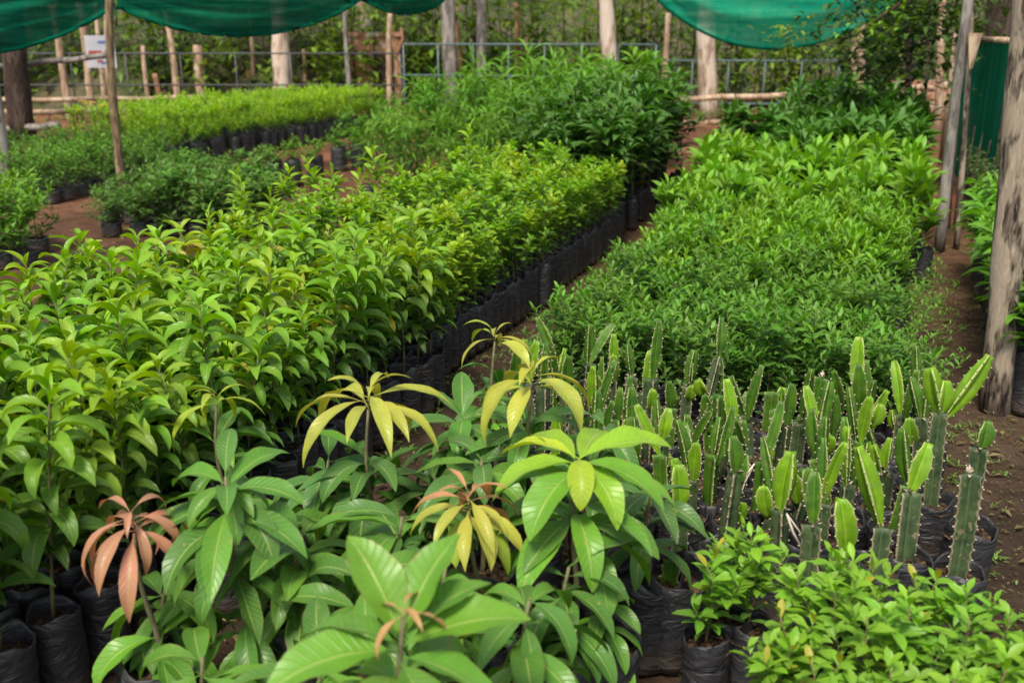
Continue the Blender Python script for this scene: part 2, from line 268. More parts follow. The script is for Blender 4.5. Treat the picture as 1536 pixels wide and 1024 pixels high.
# ------------------------------------------------------------------ mesh builder
class MB:
    def __init__(s):
        s.v = []; s.f = []; s.uv = []; s.c = []; s.mi = []; s.n = 0
    def add(s, verts, faces, uvs, colr, mi=0):
        s.v.extend(verts); o = s.n
        s.f.extend([tuple(i + o for i in f) for f in faces])
        s.uv.extend(uvs); s.c.extend([colr] * len(verts) if isinstance(colr, tuple) else colr)
        s.mi.extend([mi] * len(faces)); s.n += len(verts)
    def leaf(s, p, az, el, Ln, W, droop, colr, ns=5, nc=2, fold=0.25, roll=0.0, pet=0.0, shape=0.85, sharp=0.8, wave=0.0, colr2=None, mi=0, bend=0.0):
        ca, sa = math.cos(az), math.sin(az)
        ts = np.linspace(0, 1, ns + 1)
        x = y = 0.0; pts = []; tang = []; prev = 0
        for i, t in enumerate(ts):
            e = el - droop * (t ** 1.15)
            if i:
                em = el - droop * (((t + prev) / 2) ** 1.15)
                x += math.cos(em) * Ln / ns; y += math.sin(em) * Ln / ns
            pts.append((x, y)); tang.append(e); prev = t
        verts = []; uvs = []; cc = []
        ph = rng.random() * 6.28
        for (r, z), e, t in zip(pts, tang, ts):
            if t < pet: w = W * 0.035
            else:
                q = (t - pet) / (1 - pet)
                w = W * 0.5 * max(0.02, math.sin(math.pi * min(1, q ** shape)) ** sharp)
                if q > .999: w = W * 0.012
            sb = bend * t * t * Ln
            cx_, cy_ = p[0] + ca * r - sa * sb, p[1] + sa * r + ca * sb
            cz = p[2] + z
            # side and up vectors
            sx, sy, sz = -sa, ca, 0.0
            ux, uy, uz = -math.sin(e) * ca, -math.sin(e) * sa, math.cos(e)
            if roll:
                cr, sr = math.cos(roll * min(1, t * 2)), math.sin(roll * min(1, t * 2))
                sx, sy, sz, ux, uy, uz = (sx * cr + ux * sr, sy * cr + uy * sr, sz * cr + uz * sr, ux * cr - sx * sr, uy * cr - sy * sr, uz * cr - sz * sr)
            for k in range(nc + 1):
                a = k / nc * 2 - 1
                lift = abs(a) ** 1.3 * w * fold
                if wave: lift += wave * w * math.sin(t * 17 + ph + (1.7 if a > 0 else 0)) * abs(a)
                side = a * w
                verts.append((cx_ + sx * side + ux * lift, cy_ + sy * side + uy * lift, cz + sz * side + uz * lift))
                uvs.append((t, a * 0.5 + 0.5))
                if colr2 is not None:
                    g = t
                    cc.append(tuple(colr[i] * (1 - g) + colr2[i] * g for i in range(3)))
                else: cc.append(colr)
        faces = []
        w_ = nc + 1
        for i in range(ns):
            for k in range(nc):
                a = i * w_ + k
                faces.append((a, a + 1, a + w_ + 1, a + w_))
        s.add(verts, faces, uvs, cc, mi)
    def tube(s, path, radii, sides=6, colr=(0.5, 0.5, 0.5), mi=0, cap=True, lump=0.0):
        verts = []; uvs = []; n = len(path)
        path = [Vector(p) for p in path]
        ref = Vector((1, 0.13, 0.07))
        for i, p in enumerate(path):
            d = (path[min(i + 1, n - 1)] - path[max(i - 1, 0)]).normalized()
            if abs(d.dot(ref)) > .9: ref_ = Vector((0.1, 1, 0))
            else: ref_ = ref
            a = d.cross(ref_).normalized(); b = d.cross(a)
            r = radii[i] if not isinstance(radii, (int, float)) else radii
            for k in range(sides):
                t = k / sides * 2 * math.pi
                rr = r * (1 + (rng.random() - .5) * lump)
                q = p + a * (math.cos(t) * rr) + b * (math.sin(t) * rr)
                verts.append(tuple(q)); uvs.append((i / max(1, n - 1), k / sides))
        faces = []
        for i in range(n - 1):
            for k in range(sides):
                k2 = (k + 1) % sides
                faces.append((i * sides + k, i * sides + k2, (i + 1) * sides + k2, (i + 1) * sides + k))
        if cap:
            faces.append(tuple(range(sides))[::-1]); faces.append(tuple((n - 1) * sides + k for k in range(sides)))
        s.add(verts, faces, uvs, colr, mi)
    def box(s, c, d, colr=(.5, .5, .5), mi=0, rz=0.0):
        vs = []
        for z in (-1, 1):
            for (x, y) in ((-1, -1), (1, -1), (1, 1), (-1, 1)):
                X, Y = x * d[0] / 2, y * d[1] / 2
                vs.append((c[0] + X * math.cos(rz) - Y * math.sin(rz), c[1] + X * math.sin(rz) + Y * math.cos(rz), c[2] + z * d[2] / 2))
        s.add(vs, [(3, 2, 1, 0), (4, 5, 6, 7), (0, 1, 5, 4), (1, 2, 6, 5), (2, 3, 7, 6), (3, 0, 4, 7)], [(0, 0)] * 8, colr, mi)
    def mesh(s, name, mats, smooth=True):
        me = bpy.data.meshes.new(name); me.from_pydata(s.v, [], s.f)
        if not isinstance(mats, (list, tuple)): mats = [mats]
        for m in mats: me.materials.append(m)
        n = len(me.loops); li = np.empty(n, dtype=np.int32); me.loops.foreach_get('vertex_index', li)
        uvl = me.uv_layers.new(name='UVMap'); uvl.data.foreach_set('uv', np.array(s.uv, dtype=np.float32)[li].ravel())
        ca = me.color_attributes.new('tint', 'FLOAT_COLOR', 'POINT')
        cc = np.ones((len(s.v), 4), dtype=np.float32); cc[:, :3] = np.array(s.c, dtype=np.float32)[:, :3]; ca.data.foreach_set('color', cc.ravel())
        me.polygons.foreach_set('material_index', np.array(s.mi, dtype=np.int32))
        me.polygons.foreach_set('use_smooth', np.full(len(me.polygons), smooth)); me.update()
        return me

def obj(name, me, parent=None, loc=None):
    o = bpy.data.objects.new(name, me); col.objects.link(o)
    if parent: o.parent = parent
    if loc is not None: o.location = loc
    return o
def tag(o, label, cat, group=None):
    o['label'] = label; o['category'] = cat
    if group: o['group'] = group
    return o
def empty(name, loc, rz=0.0, sc=1.0):
    o = bpy.data.objects.new(name, None); o.empty_display_size = .05; col.objects.link(o)
    o.location = loc; o.rotation_euler = (0, 0, rz); o.scale = (sc, sc, sc) if isinstance(sc, (int, float)) else sc
    return o
def struct(name, me):
    o = obj(name, me); o['kind'] = 'structure'; return o

ORD = ['zeroth', 'first', 'second', 'third', 'fourth', 'fifth', 'sixth', 'seventh', 'eighth', 'ninth', 'tenth', 'eleventh', 'twelfth', 'thirteenth', 'fourteenth', 'fifteenth', 'sixteenth', 'seventeenth', 'eighteenth', 'nineteenth', 'twentieth']
def ordw(n):
    if n <= 20: return ORD[n]
    tens = {2: 'twenty', 3: 'thirty', 4: 'forty', 5: 'fifty', 6: 'sixty'}
    if n % 10 == 0: return {30: 'thirtieth', 40: 'fortieth', 50: 'fiftieth', 60: 'sixtieth'}[n]
    return tens[n // 10] + ' ' + ORD[n % 10]

# ------------------------------------------------------------------ grow bags
def bag_mesh(r, h, name='grow_bag', seed=0, wr=1.0):
    rr = random.Random(seed); b = MB(); S = 22
    prof = []
    n = 9
    for i in range(n + 1):
        t = i / n; prof.append((r * (0.93 + 0.07 * min(1, t * 3)), h * t))
    lob = [(rr.random() * 6.28, rr.random() * 6.28) for _ in range(n + 6)]
    outer = []
    lean = (rr.uniform(-.04, .04) * wr, rr.uniform(-.04, .04) * wr)
    for i, (ra, z) in enumerate(prof):
        p1, p2 = lob[i]
        ring = []
        for k in range(S):
            a = k / S * 6.2832
            q = ra * (1 + wr * (0.025 * math.sin(2 * a + lob[0][0]) + 0.022 * math.sin(3 * a + p1) + 0.012 * math.sin(7 * a + p2) + .012 * math.sin(i * 2.3 + lob[1][0])))
            zz = z
            if i == n: zz += h * 0.045 * wr * (math.sin(2 * a + p1) + .5 * math.sin(5 * a + p2)); q *= 1 + .05 * math.sin(4 * a + p2)
            ring.append((q * math.cos(a) + lean[0] * z, q * math.sin(a) + lean[1] * z, max(0.002, zz)))
        outer.append(ring)
    # rolled rim then inner wall
    top = outer[-1]
    outer.append([(x * 0.965, y * 0.965, z + 0.003) for x, y, z in top])
    outer.append([(x * 0.93, y * 0.93, z - 0.008) for x, y, z in top])
    outer.append([(x * 0.93, y * 0.93, h * 0.78) for x, y, z in top])
    verts = [p for ring in outer for p in ring]
    faces = []
    for i in range(len(outer) - 1):
        for k in range(S):
            k2 = (k + 1) % S
            faces.append((i * S + k, i * S + k2, (i + 1) * S + k2, (i + 1) * S + k))
    faces.append(tuple(range(S))[::-1])
    b.add(verts, faces, [(0, 0)] * len(verts), (0.02, 0.02, 0.02))
    return b.mesh(name, M['bag'])
def soil_mesh(r, z, seed=0):
    rr = random.Random(seed + 99); b = MB(); S = 18
    verts = [(0, 0, z + .01)]; faces = []
    for j, q in enumerate((.45, .8, .95)):
        for k in range(S):
            a = k / S * 6.2832; verts.append((r * q * math.cos(a), r * q * math.sin(a), z + rr.uniform(-.006, .006) - (0.004 if j == 2 else 0)))
    for k in range(S):
        k2 = (k + 1) % S; faces.append((0, 1 + k, 1 + k2))
        for j in range(2): faces.append((1 + j * S + k, 1 + (j + 1) * S + k, 1 + (j + 1) * S + k2, 1 + j * S + k2))
    b.add(verts, faces, [(0, 0)] * len(verts), (0.05, 0.03, 0.02))
    for _ in range(14):     # chips and crumbs on the soil
        a = rr.random() * 6.28; q = rr.random() ** .5 * r * .8; c = (q * math.cos(a), q * math.sin(a), z + .012)
        b.box(c, (rr.uniform(.006, .016), rr.uniform(.004, .01), .004), mi=0, rz=rr.random() * 3)
    return b.mesh('soil', M['soil'])
BAGS = {}; ZS = {}
def bagset(key, r, h, nvar=3, wr=1.0):
    ZS[key] = h * .86
    BAGS[key] = [(bag_mesh(r, h, seed=hash_(key) + i, wr=wr), soil_mesh(r * .97, h * 0.86, seed=i)) for i in range(nvar)]
def hash_(k): return sum(ord(c) * (i + 1) for i, c in enumerate(k))

# ------------------------------------------------------------------ generic seedling
def lerp(a, b, t): return tuple(a[i] * (1 - t) + b[i] * t for i in range(3))
def jit(c, a=0.16):
    k = 1 + rng.uniform(-a, a); h = rng.uniform(-.09, .09)
    return (max(0, c[0] * k * (1 + h)), max(0, c[1] * k), max(0, c[2] * k))

def seedling(z0, H, nleaf, ll, lw, el, droop, cb, ct, nb=0, bl=0.2, bz=(0.3, 0.8), bel=50, stem_r=0.004, lean=0.03, mat='leaf', ns=5, nc=2,
             whorl=False, shape=.85, sharp=.8, tipsmall=0.5, zfrom=0.12, fold=.3, jitc=.16, topn=3, bleaf=None, wave=0., limep=1.6, petn=.08, stemc='stem', yel=0.0):
    st = MB(); lf = MB()
    dx, dy = rng.uniform(-lean, lean), rng.uniform(-lean, lean)
    ph = rng.random() * 6.28
    def main(t): return (dx * t * t + .008 * math.sin(5 * t + ph), dy * t * t + .008 * math.cos(4 * t + ph), z0 + (H - z0) * t)
    path = [main(i / 7) for i in range(8)]
    st.tube(path, [stem_r * (1.15 - .7 * i / 7) for i in range(8)], 5, mi=0)
    axes = [(path, 0.0, 1.0, nleaf)]
    for b in range(nb):
        t0 = rng.uniform(*bz); p = main(t0); a = b * 2.4 + rng.random() * .8; e = R(bel + rng.uniform(-12, 12)); l = bl * rng.uniform(.6, 1.15) * (1.15 - .55 * t0)
        pts = []; x = Vector(p)
        for i in range(5):
            pts.append(tuple(x)); ee = e + R(6) * i
            x = x + Vector((math.cos(a) * math.cos(ee), math.sin(a) * math.cos(ee), math.sin(ee))) * (l / 4)
        st.tube(pts, [stem_r * .6 * (1 - .15 * i) for i in range(5)], 4, mi=0)
        axes.append((pts, t0, l, bleaf or max(4, int(nleaf * .5))))
    def onp(pts, t):
        q = t * (len(pts) - 1); i = min(int(q), len(pts) - 2); f = q - i
        return tuple(pts[i][j] * (1 - f) + pts[i + 1][j] * f for j in range(3))
    for ai, (pts, t0, l, n) in enumerate(axes):
        a = rng.random() * 6.28
        for i in range(n):
            t = (zfrom if ai == 0 else .15) + (1 - (zfrom if ai == 0 else .15)) * (i + .5) / n
            if whorl: t = round(t * topn) / topn - rng.uniform(0, .04) if ai == 0 else t
            t = min(1, max(0, t))
            p = onp(pts, t)
            hz = (p[2] - z0) / (H - z0)
            a += 2.4 + rng.uniform(-.3, .3)
            young = max(0, min(1, hz)) ** limep
            top = i >= n - 4
            sz = (1 - (1 - tipsmall) * (1 if top else 0) * ((i - n + 5) / 4 if top else 0)) * rng.uniform(.75, 1.12) * (.78 + .22 * min(1, t * 3))
            e = R(el + (32 * (i - n + 5) / 4 if top else 0) + rng.uniform(-14, 14))
            c = jit(lerp(cb, ct, young), jitc)
            if yel and rng.random() < yel: c = jit((.40, .33, .03), .2)
            lf.leaf(p, a, e, ll * sz, lw * sz, R(droop * rng.uniform(.6, 1.25)) * (0.6 if top else 1), c, ns=ns, nc=nc, fold=fold * rng.uniform(.5, 1.3), roll=rng.uniform(-.5, .5), pet=petn, shape=shape, sharp=sharp, wave=wave, bend=rng.uniform(-.12, .12))
    return st.mesh('stem', M[stemc]), lf.mesh('foliage', M[mat])

def place_plant(name, var, bagkey, x, y, rz, sc, label, cat, group, soil=True, zsc=1.0, foliage_only=False):
    root = empty(name, (x, y, 0.0), rz)
    bm, sm = BAGS[bagkey][rng.randrange(len(BAGS[bagkey]))] if bagkey else (None, None)
    if bm: obj('grow_bag', bm, root)
    if bm and soil: obj('soil', sm, root)
    for nm, me in (('stem', var[0]), ('foliage', var[1])):
        o = obj(nm, me, root); o.scale = (sc, sc, sc * zsc); o.location.z = (1 - sc) * ZS.get(bagkey, 0)
    tag(root, label, cat, group)
    return root

# palettes
LIME = (0.205, 0.395, 0.012); YLIME = (0.29, 0.44, 0.014); MID = (0.070, 0.200, 0.014); DEEP = (0.024, 0.085, 0.010); DARK = (0.016, 0.060, 0.010)

bagset('L', .09, .12, 2); bagset('F', .105, .30, 2); bagset('A', .068, .26); bagset('B', .052, .27); bagset('C', .06, .24); bagset('M', .095, .27, 4, 1.5); bagset('K', .078, .20, 4, 1.4); bagset('S', .062, .22, 3); bagset('D', .075, .30, 2)

# ------------------------------------------------------------------ world build
import math as _m
def build_ground():
    b = MB()
    n = 60; xs = np.linspace(-1, 1, n + 1)
    X = np.sign(xs) * np.abs(xs) ** 2.2 * 160; Yv = 8 + np.sign(xs) * np.abs(xs) ** 2.2 * 160
    verts = []; faces = []
    for j in range(n + 1):
        for i in range(n + 1):
            x, y = X[i], Yv[j]
            z = 0.012 * math.sin(x * 3.1 + 1.3 * math.sin(y * 2.2)) * math.sin(y * 2.7) - .012
            verts.append((x, y, z))
    for j in range(n):
        for i in range(n):
            a = j * (n + 1) + i; faces.append((a, a + 1, a + n + 2, a + n + 1))
    b.add(verts, faces, [(0, 0)] * len(verts), (.1, .1, .1))
    struct('ground', b.mesh('ground', M['ground']))
    # wooded slope behind the fence
    b = MB(); verts = []; faces = []
    nx, ny = 70, 16
    for j in range(ny + 1):
        for i in range(nx + 1):
            x = -45 + 95 * i / nx; t = j / ny; y = 27 + 30 * t + 2.5 * math.sin(x * .2)
            z = -0.05 + 9 * t ** .75 + (.35 * math.sin(x * 1.1 + j) + .3 * math.sin(x * 2.3 + 2 * j)) * min(1, t * 5)
            verts.append((x, y, z))
    for j in range(ny):
        for i in range(nx):
            a = j * (nx + 1) + i; faces.append((a, a + 1, a + nx + 2, a + nx + 1))
    b.add(verts, faces, [(0, 0)] * len(verts), (.1, .1, .1))
    struct('hillside', b.mesh('hillside', M['hill']))
build_ground()

# ---- bed A: lime broad-leaved seedlings at left
varA = [seedling(.22, rng.uniform(.72, .92), 36, .152, .044, 46, 122, DEEP, LIME if i % 3 else YLIME, lean=.07, ns=7, nc=2, zfrom=.22, tipsmall=.55, stem_r=.0045, shape=.85, limep=1.9, jitc=.26, yel=.014, fold=.7) for i in range(8)]
GA = 'lime green broad leaved seedlings in the left bed'
s_rows = [-1.93, -2.08, -2.23, -2.38, -2.53, -2.68, -2.84, -3.0, -3.14]
cntE = 0
for si, s in enumerate(s_rows):
    t = 1.45 + (.07 if si % 2 else 0)
    k = 0
    while t < 4.22:
        k += 1
        x, y = bed(s + rng.uniform(-.015, .015), t + rng.uniform(-.015, .015))
        if y > 1.35 and x > -2.6 and (si == 0 or rng.random() < .94):
            sc = rng.uniform(.76, 1.16)
            if t > 3.6 and si == 1 and rng.random() < .6: sc = 1.15
            if si == 0:
                cntE += 1
                lab = 'drooping lime leaved seedling on the path side edge of left bed, %s from the front' % ordw(cntE)
            elif si == 1: lab = 'lime leaved seedling in second row behind the black bags of the left bed edge'
            elif t < 2.6: lab = 'lime leaved seedling in the near left corner of the left bed'
            elif t < 3.4: lab = 'lime leaved seedling deep in the middle of the left bed'
            else: lab = 'lime leaved seedling at the back of the left bed before the dark bushes'
            place_plant('broadleaf_seedling', varA[rng.randrange(8)], 'A', x, y, rng.random() * 6.28, sc, lab, 'seedling', GA, soil=si < 3)
        t += .15

# ---- bed B: small round-leaved seedlings
varB = [seedling(.23, rng.uniform(.62, .76), 26, .074, .043, 34, 55, DEEP if i % 3 else MID, LIME if i % 3 else (.31, .44, .02), nb=5, bl=.20, bz=(.15, .8), bel=60, bleaf=11, ns=3, nc=2, mat='small', lean=.04, shape=.75, sharp=.7, tipsmall=.5, limep=.9, stem_r=.0035, jitc=.22, stemc='twig') for i in range(7)]
GB = 'small leaved lime seedlings in the middle bed'
cnt = 0
t = 4.30
while t < 8.2:
    cnt += 1
    x, y = bed(-2.04 + rng.uniform(-.01, .01), t)
    place_plant('small_leaf_seedling', varB[rng.randrange(7)], 'B', x, y, rng.random() * 6.28, rng.uniform(.86, 1.0), 'small leaved seedling edging the middle path, %s bag from the mango saplings' % ordw(cnt), 'seedling', GB)
    t += .118
for si, s in enumerate([-2.17, -2.31, -2.46, -2.62, -2.78, -2.95, -3.12]):
    t = 4.34 + .08 * (si % 2)
    while t < 8.0 + .1 * si:
        x, y = bed(s + rng.uniform(-.02, .02), t + rng.uniform(-.02, .02))
        lab = ('small leaved lime seedling in second row behind the tall black bags' if si == 0 else
               'small leaved lime seedling in the front half of the middle bed' if t < 6.2 else
               'small leaved lime seedling in the back half of the middle bed')
        place_plant('small_leaf_seedling', varB[rng.randrange(7)], 'B', x, y, rng.random() * 6.28, rng.uniform(.78, 1.25), lab, 'seedling', GB, soil=False)
        t += .165
# tall lime shoots that stand out of bed B
varT = [seedling(.25, 1.0, 34, .125, .040, 42, 62, MID, (.28, .46, .016), nb=1, bl=.2, ns=5, lean=.06, tipsmall=.6, limep=1.6, fold=.4) for i in range(4)]
for (px, py, z, lab) in ((560, 226, 1.0, 'tallest yellow green shoot rising above the middle bed, before the arching leaf clump'), (703, 186, 1.08, 'slim pale lime shoot rising right in front of the arching leaf clump'), (468, 246, .9, 'pale shoot tip standing above the middle bed before the black bags on red soil'),
        (344, 268, .86, 'lime shoot farthest left, rising before the dark bushy plants'), (378, 284, .84, 'lime shoot in front of the right side of the dark bushy plants'), (432, 262, .86, 'lime shoot just below the small black bags on the red soil'),
        (404, 300, .84, 'lower lime shoot between the dark bushes and red soil'), (497, 262, .88, 'lime shoot against the bare red soil strip'), (530, 268, .9, 'lime shoot just left of the tallest yellow green shoot'), (600, 262, .92, 'lime shoot just right of the tallest yellow green shoot'),
        (642, 250, .95, 'lime shoot midway between the two tallest shoots'), (745, 250, .92, 'lime shoot right of the slim pale one'), (815, 262, .86, 'lime shoot near the dark saplings at the end of the middle bed'), (300, 330, .84, 'lime shoot at the left border of the middle bed')):
    p = at(px, py, z)
    place_plant('tall_seedling', varT[rng.randrange(4)], 'B', p.x, p.y, rng.random() * 6, z, lab, 'seedling', 'tall lime shoots above the middle bed', soil=False)

# ---- dark green plants behind bed B and long-leaved clump
varE = [seedling(.25, rng.uniform(.85, 1.1), 26, .19, .062, 38, 65, (.012, .048, .008), (.045, .155, .014), nb=5, bl=.28, bz=(.25, .85), bel=45, bleaf=12, ns=4, lean=.06, limep=1.2) for i in range(4)]
varG = [seedling(.08, rng.uniform(1.15, 1.35), 44, .32, .034, 50, 108, (.018, .075, .008), (.12, .29, .012), nb=5, bl=.5, bz=(.0, .8), bel=58, bleaf=14, ns=6, lean=.1, limep=.8, zfrom=.25, shape=.6, stem_r=.005) for i in range(4)]
varG2 = [seedling(.08, rng.uniform(1.0, 1.15), 32, .20, .062, 40, 60, (.018, .075, .008), (.13, .31, .014), nb=6, bl=.42, bz=(.05, .9), bel=48, bleaf=13, ns=4, lean=.1, limep=.8) for i in range(4)]
GE = 'dark green leafy saplings at the far end of the middle bed'
k = 0
for si, s in enumerate([-2.1, -2.32, -2.56, -2.8, -3.05]):
    t = 8.4 + .1 * si + (.12 if si % 2 else 0)
    while t < 11.4:
        x, y = bed(s + rng.uniform(-.04, .04), t + rng.uniform(-.04, .04))
        if si == 0: k += 1; lab = 'dark green sapling in black bag along the far middle path, %s from the lime seedlings' % ordw(k)
        else: lab = 'dark green leafy sapling crowded at the far end of the middle bed'
        place_plant('dark_leaf_sapling', varE[rng.randrange(4)], 'B', x, y, rng.random() * 6.28, rng.uniform(.85, 1.4) * (.85 if t < 9.2 else 1), lab, 'sapling', GE, soil=False)
        t += .25
GG = 'long leaved bright green plants in the far clump'
for si, s in enumerate([-2.9, -3.3, -3.7, -4.1, -4.5, -4.9, -5.25]):
    t = 9.4 + (.15 if si % 2 else 0) + (.5 if si > 5 else 0)
    while t < 14.2:
        x, y = bed(s + rng.uniform(-.06, .06), t + rng.uniform(-.06, .06))
        vs = varG if (t < 12.2) else varG2
        lab = 'tall plant with narrow arching leaves at the front of the far clump' if vs is varG else 'bushy bright green sapling at the top of the far clump by the pipe fence'
        place_plant('arching_leaf_plant' if vs is varG else 'bushy_sapling', vs[rng.randrange(4)], 'L', x, y, rng.random() * 6.28, rng.uniform(.78, 1.27) * (1 - .06 * max(0, si - 3)) * (.66 if t < 10.2 else .85 if t < 11 else 1.05), lab, 'plant' if vs is varG else 'sapling', GG, soil=False)
        t += .40

# ---- bed C front: fine-leaved bushy seedlings
DK = (.018, .070, .010)
varC = [seedling(.08, rng.uniform(.42, .56), 24, .060, .022, 35, 40, DK, (.10, .25, .018), nb=14, bl=.24, bz=(.0, .85), bel=45, bleaf=15, ns=3, nc=2, mat='small', lean=.07, shape=.85, sharp=.9, tipsmall=.7, limep=1.8, stem_r=.0025, jitc=.3, zfrom=.1) for i in range(6)]
varCm = [seedling(.12, rng.uniform(.46, .58), 26, .078, .027, 42, 45, DK, (.17, .35, .016), nb=10, bl=.25, bz=(.05, .85), bel=60, bleaf=13, ns=3, nc=2, mat='small', lean=.07, shape=.85, sharp=.9, tipsmall=.75, limep=2.6, stem_r=.0028, jitc=.3, zfrom=.1) for i in range(6)]
varCx = [seedling(.10, rng.uniform(.34, .44), 20, .042, .016, 35, 30, DK, (.11, .27, .02), nb=13, bl=.42, bz=(.0, .7), bel=28, bleaf=18, ns=3, nc=2, mat='small', lean=.1, shape=.85, sharp=.9, tipsmall=.7, limep=1.2, stem_r=.0022, jitc=.3, zfrom=.1) for i in range(3)]
varC2s = [seedling(.15, rng.uniform(.56, .66), 18, .12, .040, 50, 50, (.02, .08, .01), (.16, .34, .018), ns=4, lean=.06, nb=3, bl=.2, bleaf=8, limep=1.4) for i in range(2)]
GC = 'fine leaved bushy seedlings in the right bed'
for si, s in enumerate(np.linspace(-1.32, .18, 10)):
    t = 4.02 + .08 * (si % 2)
    while t < 7.7:
        x, y = bed(s + rng.uniform(-.04, .04), t + rng.uniform(-.04, .04))
        edge = si in (0, 9)
        lab = ('fine leaved seedling straggling over the middle path edge of the right bed' if si == 0 else
               'fine leaved seedling straggling over the right soil path' if si == 9 else
               'low fine leaved bushy seedling just behind the cactus cuttings' if t < 5.5 else
               'lime tipped bushy seedling in the middle of the right bed')
        vs = varCx if edge and t < 6.6 and rng.random() < .7 else varC if t + rng.uniform(-.5, .5) < 5.6 else varC2s if rng.random() < .10 else varCm
        place_plant('fine_leaf_seedling', vs[rng.randrange(len(vs))], 'C', x, y, rng.random() * 6.28, rng.uniform(.75, 1.3) * (.85 if edge else 1), lab, 'seedling', GC, soil=False)
        t += .165
# ---- bed C rear: larger-leaved plants
varC2 = [seedling(.22, rng.uniform(.60, .72), 20, .20, .062, 50, 62, (.020, .085, .010), (.20, .42, .018), ns=5, lean=.05, nb=2, bl=.18, bleaf=9, tipsmall=.7, limep=1.2, shape=.95) for i in range(6)]
varC3 = [seedling(.22, rng.uniform(.72, .85), 24, .19, .058, 44, 70, (.012, .055, .008), (.050, .165, .014), ns=5, lean=.06, nb=4, bl=.24, bleaf=12, tipsmall=.7, limep=1.4, shape=.95) for i in range(5)]
GC2 = 'larger leaved bright green seedlings in the far half of the right bed'
for si, s in enumerate(np.linspace(-1.45, .24, 8)):
    t = 7.55 + .1 * (si % 2)
    while t < 14.6:
        x, y = bed(s + rng.uniform(-.05, .05) + (rng.uniform(0, .12) if si == 7 else 0), t + rng.uniform(-.05, .05))
        far = t + rng.uniform(-.9, .9) > 9.9
        if t > 10.8 and s < -1.25 + .12 * (t - 10.8):
            t += .29; continue
        vs = varC3 if far else varC2
        lab = ('deep green seedling at the far end of the right bed' if t > 12.2 else 'green seedling in the far middle of the right bed' if far else
               'broad leaved bright seedling on the right path edge behind the fine leaved ones' if si == 7 else
               'broad leaved bright seedling on the middle path edge behind the fine leaved ones' if si == 0 else
               'broad leaved bright seedling inside the right bed behind the fine leaved ones')
        place_plant('bright_leaf_seedling', vs[rng.randrange(len(vs))], 'C', x, y, rng.random() * 6.28, rng.uniform(.75, 1.25) * (1.0 + .045 * max(0, t - 8.5)), lab, 'seedling', GC2, soil=False)
        t += .235 if not far else .29

# ---- front right glossy seedlings
varS = [seedling(.18, rng.uniform(.40, .50), 24, .070, .028, 28, 38, (.045, .15, .012), (.19, .38, .016), nb=4, bl=.15, bz=(.15, .7), bel=50, bleaf=13, ns=4, nc=2, lean=.03, tipsmall=.7, limep=.8, shape=1.05, sharp=.85, stem_r=.003, fold=.4, stemc='twig', yel=.015) for i in range(7)]
GS = 'glossy lime seedlings in the near right corner'
spots = [(1100, 800, .46), (1070, 850, .42), (1135, 815, .46), (1200, 870, .42), (1255, 830, .46), (1310, 850, .42), (1390, 880, .40), (1450, 900, .40), (1340, 900, .42), (1265, 905, .42), (1195, 940, .40),
         (1300, 960, .42), (1375, 940, .44), (1440, 950, .42), (1500, 940, .42), (1240, 990, .42), (1165, 1000, .36), (1340, 1010, .42), (1420, 1010, .44), (1495, 1000, .44), (1560, 980, .42), (1290, 1050, .42), (1380, 1070, .42), (1470, 1070, .42), (1560, 1060, .42), (1200, 1080, .40)]
side = ['leftmost', 'left', 'middle', 'right', 'rightmost']
for i, (px, py, z) in enumerate(spots):
    p = at(px, py, z)
    row = 'near right corner, back row by cactus bags' if py < 880 else 'near right corner, second row' if py < 960 else 'front row at photo bottom'
    place_plant('glossy_seedling', varS[rng.randrange(7)], 'S', p.x, p.y, rng.random() * 6.28, z / .45 * rng.uniform(.95, 1.05), 'glossy lime seedling, %s, %s from left' % (row, ORD[1 + sum(1 for q in spots if q[0] < px and (q[1] < 880) == (py < 880) and (q[1] < 960) == (py < 960))]), 'seedling', GS)

